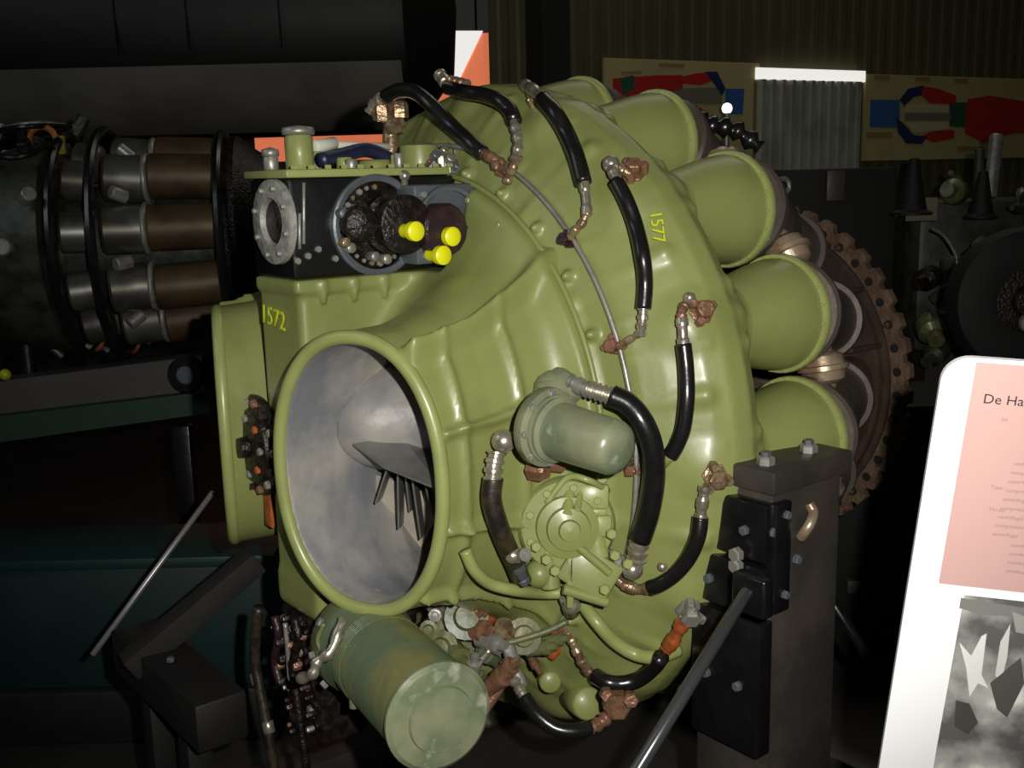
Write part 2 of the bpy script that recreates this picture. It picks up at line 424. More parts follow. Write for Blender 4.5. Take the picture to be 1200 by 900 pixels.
# nozzle box: conical skin, ring with holes, exhaust cone
u9 = .865
obj('turbine_casing', join(lathe([(.60, .18), (.66, .27), (.78, .33), (u9, .352), (u9+.02, .34), (u9+.16, .30), (u9+.16, .28)], (0, 0, H-.02), (1, 0, 0), 64)), M['rust_dark'], eng, 35)
tf = obj('turbine_flange', lathe([(u9-.03, .335), (u9-.03, .352), (u9-.012, .352), (u9-.012, .366), (u9-.004, .366), (u9-.004, .345), (u9+.03, .345), (u9+.03, .33)], (0, 0, H-.03), (1, 0, 0), 96, closed=True), M['rust_dark'], eng, 35)
N = 44; V = []; F = []
for i in range(N*8):      # scalloped outer edge
    a = 2*PI*i/(N*8); ph_ = (i % 8)/8
    ro = .412 if ph_ < .56 else .398
    for (uu, rr) in ((u9-.004, .352), (u9-.004, ro), (u9+.014, ro), (u9+.014, .352)):
        V.append((uu, -rr*math.sin(a), H-.03+rr*math.cos(a)))
n_ = N*8
for i in range(n_):
    j = (i+1) % n_
    for k in range(4):
        F.append((i*4+k, j*4+k, j*4+(k+1) % 4, i*4+(k+1) % 4))
sr = obj('scalloped_ring', (V, F), M['rust'], eng, 35)
holed = lathe([(0, .0105), (.0015, .0105)], (0, 0, 0), (1, 0, 0), 12); nutd = join(lathe([(0, .0075), (.010, .0075), (.012, .005)], (0, 0, 0), (-1, 0, 0), 6))
hm = nm = None
for i in range(N):
    a = 2*PI*(i+.28)/N; p = (u9-.0055, -.381*math.sin(a), H-.03+.381*math.cos(a))
    if hm is None: o = obj('bolt_hole', holed, M['hole'], sr, 30, p); hm = o.data
    else: o = obj('bolt_hole', hm, None, sr, 30, p)
    if i % 4 == 0:
        if nm is None: o2 = obj('stud_nut', nutd, M['rust_dark'], sr, 30, p); nm = o2.data
        else: o2 = obj('stud_nut', nm, None, sr, 30, p)
# inner webs between the can tails
for k in range(16):
    x = k*PI/8+PI/16
    wb = ringed('nozzle_web', box(.74, .86, -.006, .006, .25, .35, .002), M['rust_dark'], eng, x); wb.location = Hc; wb.rotation_euler.x = x

# ---- splitter plate and guide vanes inside the near mouth
def inl(px, py, u):
    """point inside the duct seen at (px, py) on the plane u = const"""
    d = MR @ ray(px, py); c = MI @ CP; t = (u-c.x)/d.x; return c+d*t
ln0 = [o for o in bpy.data.objects if o.name == 'duct_lining'][0]
def fsv(px, py, v):
    c = MI @ CP; d = MR @ ray(px, py); return c+d*((-v-c.y)/d.y)
sp = obj('splitter_plate', plate([fsv(414, 521, .16), fsv(470, 512, .17), fsv(520, 540, .22), fsv(520, 576, .33), fsv(450, 548, .24)], .004), M['vane'], ln0, False)
for (x0, y0, x1, y1, uu) in ((453, 551, 440, 590, .20), (466, 556, 467, 620, .20), (483, 562, 493, 632, .21), (498, 568, 508, 606, .23), (475, 558, 480, 600, .18), (508, 572, 516, 594, .25)):
    a_ = fsv(x0, y0, uu); b_ = fsv(x1, y1, uu-.03)
    ex = (MR @ fw)*.09; obj('guide_vane', plate([a_, b_, b_+ex, a_+ex], .003), M['vane'], ln0, False)
obj('lining_panel', plate([fsv(466, 410, .112), fsv(500, 436, .112), fsv(522, 490, .112), fsv(470, 470, .112)], .006), M['liner2'], ln0, False)
obj('lining_panel', plate([fsv(440, 556, .106), fsv(512, 580, .112), fsv(508, 610, .112), fsv(482, 662, .108), fsv(438, 650, .104)], .006), M['liner2'], ln0, False)

# ---- fuel manifold ring on the casing face
def ringp(u, r, t): return L(u, r*math.sin(t), r*math.cos(t))
mp = obj('manifold_pipe', sweep([ringp(-.112, .522, R_(a_)) for a_ in range(-30, 114, 2)], .0045, 8), M['steel_soft'], eng)
# seam line: flange lip of the intake casting
obj('seam_flange', sweep([ringp(-.135, .472, R_(a_)) for a_ in range(-180, 180, 3)], .0055, 6, closed=True), M['green'], eng)
for a_ in range(-160, 190, 12):
    p = ringp(-.153, .45, R_(a_)); bolt(p, (-1, 0, 0), cst, M['green'], 1.15)

# ---- hoses
def nfit(px):        # metres per pixel at a surface point
    return px
def mpp(p): return ((MW @ Vector(p))-CP).dot(fw)/FPX
def path(pts):
    """pts: (x, y, offset) seated on the casing, or (x, y, None, depth)"""
    out = []
    for q in pts:
        out.append(on(q[0], q[1], q[2]) if q[2] is not None else MI @ at(q[0], q[1], q[3]))
    return out
def ferrule(parent, pts, rpx, m=None, name='ferrule', rings=3):
    P = spline(pts, 6); s_ = mpp(P[0]); n = len(P); Lr = []
    P2 = []; m0 = max(24, rings*10)
    cum = [0]
    for i in range(1, n): cum.append(cum[-1]+(P[i]-P[i-1]).length)
    for k in range(m0+1):
        d = cum[-1]*k/m0; i = max(j for j in range(n) if cum[j] <= d+1e-9); i = min(i, n-2)
        f = (d-cum[i])/max(cum[i+1]-cum[i], 1e-9); P2.append(P[i].lerp(P[i+1], f))
        Lr.append(s_*rpx*(1.0 if math.cos(2*PI*rings*k/m0) > -.2 else .80))
    return obj(name, sweep(P2, Lr, 16), m or M['steel'], parent, 45)
def knob(parent, p, r, m, name='fitting'):
    return obj(name, ball(p, r), m, parent)
def hose(pts, rpx, m, label=None, name='rubber_hose'):
    P = spline(path(pts), 8); s_ = mpp(P[len(P)//2])
    o = obj(name, sweep(P, rpx*s_, 18), m, eng)
    if label: o['label'] = label
    return o
def block(parent, x, y, off, rpx, m, name='banjo_block', seed=0, h_=.02):
    """lumpy bolted union block seated on the casing"""
    p = on(x, y, 0); n = onn(x, y); s_ = mpp(p)*rpx; rr = random.Random(seed)
    t = n.orthogonal().normalized(); b_ = n.cross(t)
    parts = [lathe([(0, s_*.85), (.006, s_*.85), (.008, s_*.7)], p-n*.004, n, 6), cyl(p, p+n*(off+h_), s_*.5, 14)]
    for k in range(3):
        a_ = 2*PI*k/3+rr.random(); q = p+(t*math.cos(a_)+b_*math.sin(a_))*s_*.75
        parts.append(hexn(q, n, s_*.33, .013+rr.random()*.008))
    parts.append(hexn(p+n*(off+h_-.004), n, s_*.62, .010))
    return obj(name, join(*parts), m, parent, 30)
RB, RW, ST, CO, BR = M['rubber'], M['rubber_worn'], M['steel'], M['copper'], M['brass']

# 1: far left over the crown
h1 = hose([(452, 113, None, 2.02), (468, 106, None, 1.99), (486, 108, None, 1.96), (504, 122, None, 1.93), (530, 148, .05), (552, 168, .035), (566, 180, .03)], 9, RB)
ferrule(h1, path([(452, 113, None, 2.02), (440, 121, None, 2.04), (434, 132, None, 2.05)]), 8, ST)
ferrule(h1, path([(564, 178, .03), (578, 186, .025), (588, 192, .02)]), 7, CO, rings=2)
block(h1, 595, 200, .01, 11, CO, seed=1)
obj('union_block', join(*[hexn(MI @ at(x, y, 2.05), MR @ Vector(d), .018, .03) for x, y, d in ((448, 140, (0, -.3, 1)), (458, 148, (1, -1, 0)), (468, 138, (0, 0, 1)))],
    cyl(MI @ at(458, 135, 2.07), MI @ at(458, 185, 2.07), .016), cyl(MI @ at(436, 128, 2.04), MI @ at(462, 145, 2.07), .012)), BR, h1, 30)
# 2: second over the crown
h2 = hose([(525, 103, None, 2.06), (545, 108, .05), (565, 111, .045), (585, 118, .04), (598, 130, .04), (603, 142, .035)], 9, RB)
ferrule(h2, path([(527, 103, None, 2.06), (520, 94, None, 2.08), (515, 87, None, 2.09)]), 8, ST, rings=2)
ferrule(h2, path([(528, 94, None, 2.07), (548, 99, None, 2.04)]), 6, BR, rings=3)
ferrule(h2, path([(601, 140, .035), (606, 158, .03), (607, 172, .03), (603, 188, .03)]), 6.5, ST, rings=4)
ferrule(h2, path([(608, 182, .03), (600, 198, .02), (594, 214, .012)]), 6, BR, rings=2)
# 3
h3 = hose([(636, 116, .04), (650, 132, .045), (664, 156, .045), (676, 185, .04), (684, 215, .035)], 10, RB)
ferrule(h3, path([(637, 116, .04), (625, 106, .035), (616, 100, .03)]), 8, ST, rings=2)
knob(h3, on(615, 99, .03), .008, ST)
block(h3, 628, 122, .0, 9, BR, seed=3)
ferrule(h3, path([(684, 214, .035), (687, 232, .03), (688, 252, .03)]), 6.5, ST, rings=1)
ferrule(h3, path([(688, 250, .03), (682, 262, .028), (674, 270, .022), (668, 278, .015)]), 5.5, BR, rings=3)
block(h3, 668, 282, .0, 12, M['bronze_dark'], seed=4)
# 4
h4 = hose([(722, 212, .035), (734, 235, .04), (745, 265, .04), (753, 300, .04), (756, 332, .035), (754, 362, .03)], 9.5, RB)
ferrule(h4, path([(724, 215, .035), (720, 203, .035), (716, 193, .03)]), 8, ST, rings=2)
knob(h4, on(716, 192, .035), .014, ST)
block(h4, 742, 204, .0, 17, CO, seed=5)
ferrule(h4, path([(717, 193, .03), (728, 199, .02), (738, 203, .015)]), 7, BR, rings=2)
ferrule(h4, path([(754, 361, .03), (753, 376, .028), (751, 392, .02)]), 7, ST, rings=3)
ferrule(h4, path([(750, 390, .02), (738, 398, .012), (724, 405, .01)]), 5, BR, rings=2)
block(h4, 722, 405, .0, 14, CO, seed=6)
# 5
h5 = hose([(801, 403, .035), (804, 430, .04), (805, 465, .04), (801, 500, .04), (794, 520, .035), (786, 534, .03)], 9.5, RB)
ferrule(h5, path([(801, 405, .035), (800, 388, .035), (799, 374, .03)]), 7.5, ST, rings=1)
ferrule(h5, path([(799, 374, .03), (799, 366, .03), (802, 358, .02)]), 6.5, CO, rings=1)
block(h5, 822, 366, .0, 18, CO, seed=7)
knob(h5, on(808, 349, .012), .010, ST)
obj('outlet_stub', cyl(on(787, 532, .03), on(775, 545, .0), .009), M['green_lip'], h5)
# 6: the large one
h6 = hose([(716, 464, .06), (736, 474, .065), (753, 495, .065), (764, 525, .06), (766, 560, .05), (760, 600, .045), (750, 632, .04)], 14, RB, 'thickest hose, bowed')
ferrule(h6, path([(720, 466, .06), (705, 461, .06), (688, 456, .055)]), 11.5, ST, rings=5)
ferrule(h6, path([(690, 457, .055), (678, 452, .05), (667, 447, .045)]), 10.5, M['steel_soft'], rings=2)
ferrule(h6, path([(751, 628, .04), (748, 643, .04), (746, 656, .04)]), 12.5, ST, rings=3)
knob(h6, on(741, 667, .03), .018, ST)
ferrule(h6, path([(741, 667, .03), (725, 659, .03), (712, 652, .025)]), 10, M['steel_soft'], rings=2)
# 7: mottled one on the left
h7 = hose([(578, 560, .045), (576, 585, .045), (583, 612, .045), (594, 640, .045), (604, 662, .045), (612, 682, .045)], 12, RW, 'mottled brown-black hose')
ferrule(h7, path([(577, 562, .045), (579, 545, .045), (582, 530, .045)]), 11.5, ST, rings=3)
knob(h7, on(590, 517, .04), .019, ST)
ferrule(h7, path([(590, 517, .04), (606, 511, .04), (620, 507, .04)]), 8, CO, rings=2)
ferrule(h7, path([(604, 652, .06), (616, 650, .05)]), 8, M['steel_soft'], rings=1); knob(h7, on(601, 651, .062), .013, ST)
ferrule(h7, path([(607, 664, .055), (614, 682, .05)]), 8, M['grey_plate'], rings=1)
# 8
h8 = hose([(821, 606, .03), (818, 628, .035), (808, 652, .035), (792, 672, .035), (775, 684, .03), (762, 689, .025)], 9.5, RB)
ferrule(h8, path([(821, 608, .03), (823, 592, .03), (826, 570, .02)]), 7.5, ST, rings=2)
block(h8, 838, 558, .0, 19, BR, seed=8)
ferrule(h8, path([(762, 689, .025), (745, 690, .02), (730, 684, .02), (716, 672, .02)]), 7.5, BR, rings=2)
knob(h8, on(776, 664, .01), .008, ST)
# 9
h9 = hose([(775, 770, .03), (765, 783, .035), (748, 796, .035), (728, 801, .035), (710, 799, .035), (698, 792, .03)], 9.5, RB, 'lower hose with orange end fitting')
ferrule(h9, path([(772, 774, .03), (782, 760, .03), (792, 745, .03), (800, 730, .02)]), 9, M['orange_rust'], rings=2)
block(h9, 808, 715, .0, 20, M['steel_soft'], seed=9)
ferrule(h9, path([(700, 793, .03), (688, 785, .03), (678, 768, .03), (670, 750, .02)]), 6.5, BR, rings=4)
block(h9, 662, 742, .0, 10, CO, seed=10)
# green rigid pipes
def gpipe(pts, rpx, name='rigid_pipe', m=None):
    P = spline(path(pts), 8); return obj(name, sweep(P, rpx*mpp(P[0]), 14), m or M['green_lip'], eng)
gp = gpipe([(545, 645, .02), (556, 668, .035), (575, 684, .045), (605, 692, .045), (635, 695, .04), (660, 695, .03)], 7.5)
obj('pipe_cap', join(cyl(on(664, 700, .04), on(670, 718, .03), .013), ball(on(670, 710, .045), .015)), ST, gp)
gpipe([(683, 708, .02), (700, 730, .03), (720, 752, .03), (745, 767, .03), (770, 770, .025), (795, 762, .01)], 8)
gpipe([(640, 590, .02), (665, 560, .03), (690, 563, .03), (712, 575, .01)], 4)

# ---- filter / pump bodies on the near side of the intake casting
pf = obj('fuel_filter', join(
    cyl(on(632, 498, .03), on(652, 504, .06), .062, 36, .12), ), M['sage'], eng, 40)
fc = MI @ at(650, 503, 1.585); fd = (MI @ at(718, 524, 1.50))-fc
fdn = fd.normalized()
obj('filter_bowl', lathe([(0, .048), (.008, .050), (.012, .043), (.085, .041), (.118, .040), (.128, .036), (.135, .024), (.137, 0)], fc-fdn*.0, fdn, 36), M['sage'], pf, 50)
obj('filter_flange', lathe([(-.03, .055), (-.025, .060), (-.010, .060), (-.006, .052), (.0, .052)], fc, fdn, 36), M['sage'], pf, 50)
for k in range(8):
    a_ = 2*PI*k/8; m_ = frame(fc-fdn*.010, fdn); bolt(m_ @ Vector((.054*math.cos(a_), .054*math.sin(a_), 0)), fdn, pf, M['steel_soft'], 1.1)
obj('filter_neck', join(cyl(on(668, 447, .02), on(640, 470, .02), .032, 24), ball(on(650, 458, .02), .034)), M['sage'], pf, 40)
obj('mounting_lug', join(hexn(on(622, 548, .01), onn(622, 548), .02, .03), cyl(on(625, 540, .02), on(660, 545, .03), .013)) , CO, pf, 30)
# fuel pump below
pc = on(662, 612, .0); pn = (MR @ (-(fw)) + Vector((-.1, -.25, -.05))).normalized()
pb = obj('fuel_pump', lathe([(-.05, .080), (.028, .080), (.036, .074), (.036, .052), (.046, .050), (.050, .036), (.060, .034), (.064, .018), (.072, .016), (.074, 0)], pc, pn, 40), M['green'], eng, 40)
for k in range(9):
    a_ = 2*PI*k/9; m_ = frame(pc+pn*.034, pn); bolt(m_ @ Vector((.064*math.cos(a_), .064*math.sin(a_), 0)), pn, pb, M['green_lip'], 1.3)
def at_l(x, y, d): return MI @ at(x, y, d)
def faced(x, y, d, hx, hy, hz, bev, rot=0, tilt=(0, 0)):
    """rounded block whose front faces the near side; half sizes hx, hy, thickness hz"""
    z = (MR @ (-fw + rt*tilt[0] + up*tilt[1])).normalized(); x_ = MR @ (rt*math.cos(rot)+up*math.sin(rot)); x_ = (x_-z*x_.dot(z)).normalized(); y_ = z.cross(x_); p = at_l(x, y, d)
    m_ = Matrix(((x_.x, y_.x, z.x, p.x), (x_.y, y_.y, z.y, p.y), (x_.z, y_.z, z.z, p.z), (0, 0, 0, 1)))
    return box(-hx, hx, -hy, hy, -hz, hz, bev, m_)
dp = ((MW @ pc)-CP).dot(fw)
obj('pump_valve', join(faced(695, 580, dp-.01, .024, .02, .03, .006), faced(695, 598, dp-.015, .020, .006, .03, .003), faced(697, 614, dp-.01, .026, .018, .03, .006), cyl(at_l(697, 625, dp-.02), at_l(702, 655, dp-.02), .018), cyl(at_l(668, 575, dp-.03), at_l(664, 605, dp-.06), .010), cyl(at_l(680, 575, dp-.03), at_l(676, 600, dp-.06), .006)), M['green_lip'], pb, 40)
obj('pump_foot', join(faced(690, 668, dp-.01, .045, .035, .03, .008, -.55), faced(668, 672, dp-.03, .006, .055, .01, .003, .0), cyl(at_l(665, 630, dp-.05), at_l(715, 672, dp-.04), .007), cyl(at_l(660, 690, dp-.04), at_l(712, 706, dp-.03), .009), cyl(at_l(640, 640, dp-.02), at_l(646, 690, dp-.02), .016), ball(at_l(632, 672, dp-.02), .024), cyl(at_l(700, 690, dp-.02), at_l(722, 650, dp-.02), .012)), M['green'], pb, 40)
for (x, y) in ((628, 640), (640, 655), (650, 668), (708, 690), (716, 625), (720, 650), (705, 560), (735, 660)):
    bolt(at_l(x, y, dp-.055), pn, pb, M['green_lip'], 1.6)
block(pb, 745, 548, .0, 11, CO, seed=11)
block(pb, 703, 648, .0, 12, BR, seed=12)

# ---- accessory gearbox on the column
def fs(px, py, v):      # point of the plane v = const seen at (px, py)
    c = MI @ CP; d = MR @ ray(px, py); return c+d*((-v-c.y)/d.y)
def ff(px, py, u):      # point of the plane u = const
    c = MI @ CP; d = MR @ ray(px, py); return c+d*((u-c.x)/d.x)
VN = Vector((0, -1, 0)); UN = Vector((-1, 0, 0)); ZU = Vector((0, 0, 1))
g0, g1, gv0, gv1, gw0, gw1 = -.468, -.13, -.058, .088, .304, .468
gb = obj('accessory_gearbox', box(g0, g1, -gv1, -gv0, H+gw0, H+gw1, .008), M['black'], eng, 40)
fc_ = ff(325, 260, g0)
obj('end_flange', lathe([(0, .036), (0, .070), (.010, .070), (.012, .067), (.012, .040), (.004, .036)], fc_, UN, 40, closed=True), M['pale_alu'], gb, 35)
obj('flange_bore', lathe([(0, .037), (.003, .037)], fc_, UN, 24), M['soot'], gb)
for k in range(8):
    a_ = 2*PI*(k+.4)/8; bolt(fc_+Vector((-.012, .057*math.cos(a_), .057*math.sin(a_))), UN, gb, M['steel_soft'], .9)
for x, y0, y1 in ((356, 214, 286), (351, 250, 292)):
    obj('corner_strip', cyl(fs(x, y0, gv1), fs(x, y1, gv1), .003, 8), M['steel_soft'], gb)
oc = fs(440, 264, gv1); orad = .083
obj('opening_ring', lathe([(-.002, orad-.008), (-.002, orad+.004), (.008, orad+.004), (.010, orad), (.008, orad-.008)], oc, VN, 48, closed=True), M['grey_plate'], gb, 35)
obj('opening_recess', lathe([(0, orad-.006), (.001, orad-.006)], oc, VN, 32), M['soot'], gb)
dm = obj('drive_unit', join(lathe([(.0, .050), (.02, .052), (.024, .044), (.05, .044), (.056, .050), (.066, .050), (.07, .040)], fs(452, 262, gv1), VN, 28)), M['soot'], gb, 35)
obj('drive_head', lathe([(.0, .036), (.052, .036), (.058, .046), (.085, .046), (.090, .041), (.092, .02)], fs(490, 268, gv1), VN, 14), M['bronze_dark'], gb, 30)
obj('drive_head', lathe([(.0, .030), (.072, .030), (.080, .026), (.081, .01)], fs(522, 280, gv1), VN, 12), M['bronze_dark'], gb, 30)
obj('drive_coupling', cyl(fs(414, 262, gv1), fs(425, 262, gv1+.05), .030, 18), M['soot'], gb)
rr = random.Random(7)
for k in range(16):
    a_ = PI*.5+PI*1.25*k/16; q = oc+Vector((math.cos(a_)*(orad-.018), 0, math.sin(a_)*(orad-.018)))
    bolt(q, VN, gb, M['steel_soft'] if k % 3 else M['brass'], rr.uniform(.7, 1.3), 'stud')
for (x, y, m_) in ((398, 284, 'brass'), (404, 290, 'steel_soft'), (432, 300, 'steel_soft'), (446, 303, 'steel_soft'), (500, 222, 'steel_soft'), (395, 250, 'grey_plate')):
    obj('stud_boss', cyl(fs(x, y, gv1), fs(x, y, gv1)+VN*.025, .009, 10), M[m_], gb)
# grey cover plate at the back with a round rim
pl = obj('cover_plate', box(fs(487, 265, gv1+.055).x, fs(563, 265, gv1+.055).x, -gv1-.055, -gv1+.01, H+gw0+.012, H+gw1-.016, .006), M['grey_plate'], gb, 40)
obj('cover_rim', lathe([(0, .060), (0, .070), (.008, .070), (.010, .066), (.008, .060)], fs(526, 264, gv1+.055), VN, 40, closed=True), M['grey_plate'], pl, 35)
for x, y in ((495, 228), (556, 226), (556, 300), (497, 300)): bolt(fs(x, y, gv1+.055), VN, pl, M['steel_soft'], 1.2)
for (x, y) in ((484, 271), (527, 277), (516, 299)):
    p = fs(x, y, gv1+.095)
    obj('yellow_cap', lathe([(-.03, .012), (-.004, .012), (-.002, .0165), (.010, .0165), (.013, .013), (.0135, 0)], p, VN, 20), M['yellow'], gb, 40)['label'] = 'round bright yellow blanking cap'
for (x, y) in ((348, 306), (360, 300), (392, 303), (372, 292), (470, 304)):
    bolt(fs(x, y, gv1), VN, gb, M['steel_soft'], 1.1)
obj('tie_stud', join(cyl(fs(474, 210, gv1+.012), fs(474, 234, gv1+.012), .006, 10), ball(fs(474, 206, gv1+.012), .010)), M['steel'], gb)
# top plate and what stands on it
tpw = gw1
tp = obj('top_plate', box(g0-.006, g1-.02, -gv1-.008, -gv0+.006, H+tpw, H+tpw+.014, .004), M['green_lip'], eng, 40)
for k in range(11):
    bolt((g0+.015+k*.031, -gv1+.004, H+tpw+.014), ZU, tp, M['green_lip'], 1.1)
def up_cyl(x, y, v, r, hh_, m_, name, par, seg=20, cap=None):
    p = fs(x, y, v); p.z = H+tpw+.010
    o = obj(name, cyl(p, p+ZU*hh_, r, seg, .15), m_, par)
    if cap: obj(name+'_cap', lathe([(0, r*1.12), (.006, r*1.18), (.012, r*1.1), (.016, 0)], p+ZU*hh_, ZU, seg), cap, o)
    return o
up_cyl(352, 200, .01, .024, .062, M['green'], 'filler_neck', tp, 28, M['steel_soft'])
up_cyl(318, 200, -.05, .013, .028, M['steel_soft'], 'breather', tp, 16, M['steel_soft'])
up_cyl(372, 200, .0, .010, .035, M['green'], 'lug', tp)
up_cyl(404, 200, .02, .014, .024, M['green_lip'], 'lug', tp); up_cyl(412, 200, .045, .011, .020, M['steel_soft'], 'plug', tp)
up_cyl(466, 200, .02, .012, .028, M['green_lip'], 'lug', tp)
up_cyl(468, 200, .035, .009, .03, M['steel_soft'], 'plug', tp)
up_cyl(537, 214, .05, .008, .038, M['steel'], 'stud', tp, 12)
up_cyl(440, 200, -.02, .03, .02, M['green'], 'boss', tp, 24)
# dark lagged pipe with pale edge behind the filler neck
obj('lagged_pipe', sweep(spline([fs(375, 188, .02), fs(400, 182, .0), fs(430, 176, -.02), (fs(455, 186, -.02)), fs(460, 200, -.02)], 6), .013, 12), mat('dark blue tubing', srgb(30, 34, 60), .4), tp)
obj('pipe_clip', join(cyl(fs(368, 172, .0), fs(392, 168, -.02), .011), cyl(fs(392, 170, -.02), fs(455, 172, -.05), .007)), mat('off white band', srgb(205, 205, 190), .5), tp)
# oil tank between gearbox and casing, with fittings
ot = obj('oil_tank', lathe([(0, .03), (.01, .035), (.05, .038), (.075, .034), (.08, .02)], fs(492, 200, .02)-ZU*.03, ZU, 32), M['green'], eng, 40)
for i, (x, y, m_, r_) in enumerate(((505, 188, 'grey_plate', .014), (515, 182, 'steel', .012), (522, 192, 'steel_soft', .015), (530, 200, 'grey_plate', .016), (508, 202, 'copper', .010), (498, 196, 'copper', .008))):
    p = fs(x, y, .05); obj('tank_fitting', join(hexn(p-Vector((0, 0, .02)), ZU, r_, .03), cyl(p, p+Vector((.0, -.02, .012)), r_*.6)), M[m_], ot, 30)
# front bearing housing on the column nose
hc = ff(309, 520, -.458)
hb = obj('bearing_housing', lathe([(0, .080), (.004, .092), (.012, .094), (.018, .090), (.020, .070), (.028, .066), (.034, .045), (.036, .020), (.05, .018), (.052, 0)], hc, UN, 40), M['soot'], eng, 35)
for k in range(14):
    a_ = 2*PI*k/14; bolt(hc+Vector((-.018, .082*math.cos(a_), .082*math.sin(a_))), UN, hb, (M['steel_soft'], M['copper'], M['bronze_dark'])[k % 3], 1.5)
for k in range(8):
    a_ = 2*PI*k/8; bolt(hc+Vector((-.028, .052*math.cos(a_), .052*math.sin(a_))), UN, hb, (M['steel_soft'], M['orange_rust'])[k % 2], 1.4)
obj('drain_strap', box(-.459, -.452, hc.y-.012, hc.y+.018, hc.z-.16, hc.z-.07, .002), M['orange_rust'], hb)
# yellow stencils
p = ff(307, 376, -.462)
mt = Matrix(((0, 0, -1, p.x-.002), (-1, 0, 0, p.y), (0, 1, 0, p.z), (0, 0, 0, 1))) @ Matrix.Rotation(R_(-6), 4, 'Z')
text('number_marking', '1572', .046, mt @ Matrix.Scale(1.0, 4), M['yellow_ink'], cst, .0008)
q0 = on(762, 250, .002); q1 = on(768, 300, .002); n = onn(765, 275); xd = (q1-q0).normalized(); zd = (n-xd*n.dot(xd)).normalized(); yd = zd.cross(xd)
q0 = q0+n*.004
text('number_marking', '1577', .028, Matrix(((xd.x, yd.x, zd.x, q0.x), (xd.y, yd.y, zd.y, q0.y), (xd.z, yd.z, zd.z, q0.z), (0, 0, 0, 1))), M['yellow_ink'], cas, .0015)

# ---- generator and accessories slung underneath
ga = at_l(425, 752, 1.80); gq = at_l(512, 838, 1.53); gd = (gq-ga).normalized(); gl = (gq-ga).length
gn = obj('starter_generator', lathe([(-.03, .05), (-.02, .085), (.0, .088), (.03, .084), (.04, .076), (gl-.012, .076), (gl, .073)], ga, gd, 48), M['sage2'], eng, 40)
obj('end_cover', lathe([(gl-.005, .077), (gl, .081), (gl+.006, .081), (gl+.012, .074), (gl+.014, .05), (gl+.020, .048), (gl+.022, .0)], ga, gd, 48), M['sage'], gn, 35)
for k in range(6):
    zz = .07+.006*k; obj('cooling_rib', lathe([(zz, .075), (zz+.001, .0775), (zz+.003, .0775), (zz+.004, .075)], ga, gd, 40), M['sage2'], gn)
mg = frame(ga, gd)
for k in range(10):
    a_ = 2*PI*k/10; bolt(mg @ Vector((.088*math.cos(a_), .088*math.sin(a_), .01)), (mg.to_3x3() @ Vector((math.cos(a_), math.sin(a_), 0))), gn, M['steel_soft'], 1.4)
obj('cable_gland', join(cyl(at_l(432, 778, 1.66), at_l(446, 772, 1.62), .014), cyl(at_l(415, 790, 1.68), at_l(415, 830, 1.68), .008), cyl(at_l(405, 772, 1.70), at_l(428, 765, 1.66), .018)), M['sage'], gn)
# dark control unit below the column
cb = obj('control_unit', box(-.46, -.36, -.07, .07, H-.55, H-.31, .012), M['soot'], eng, 40)
rr = random.Random(11)
for k in range(46):
    x = rr.uniform(306, 372); y = rr.uniform(722, 856)
    p = ff(x, y, -.462)
    if abs(p.y) > .085: continue
    m_ = rr.choice(['soot', 'steel_soft', 'bronze_dark', 'soot', 'copper', 'black'])
    r_ = rr.uniform(.004, .011)
    obj('control_fitting', join(hexn(p, UN, r_, rr.uniform(.006, .02))), M[m_], cb, 30)
for (pts, r_, m_) in ((((303, 712), (300, 740), (299, 775), (305, 810), (314, 858), (322, 910)), 6.5, 'rubber_worn'), (((322, 722), (326, 745), (322, 775), (328, 800)), 5, 'bronze_dark'), (((345, 725), (350, 750), (343, 780), (348, 820), (360, 905)), 5, 'soot'), (((334, 730), (337, 760), (340, 800)), 3, 'steel_soft')):
    P = spline([ff(x, y, -.475) for x, y in pts], 6); obj('control_hose', sweep(P, r_*mpp(P[0]), 12), M[m_], cb)
for (x, y) in ((299, 788), (313, 845)):
    p = ff(x, y, -.475); q = ff(x+3, y+14, -.475); obj('hose_sleeve', cyl(p, q, .0115), M['steel'], cb)
jp = obj('drain_elbow', sweep(spline([at_l(402, 725, 1.70), at_l(388, 762, 1.68), at_l(372, 775, 1.68), at_l(366, 790, 1.68), at_l(350, 796, 1.70)], 5), [ (.010 if (i//2) % 2 else .0075) for i in range(21)], 12), M['steel'], eng)
for (pts, r_) in ((((398, 722), (402, 745), (392, 765)), 4), (((410, 728), (418, 745), (404, 772)), 3), (((380, 730), (372, 752), (384, 772)), 3)):
    obj('drain_pipe', sweep(spline([at_l(x, y, 1.74) for x, y in pts], 6), r_*.00138, 10), M['green_dark'], eng)
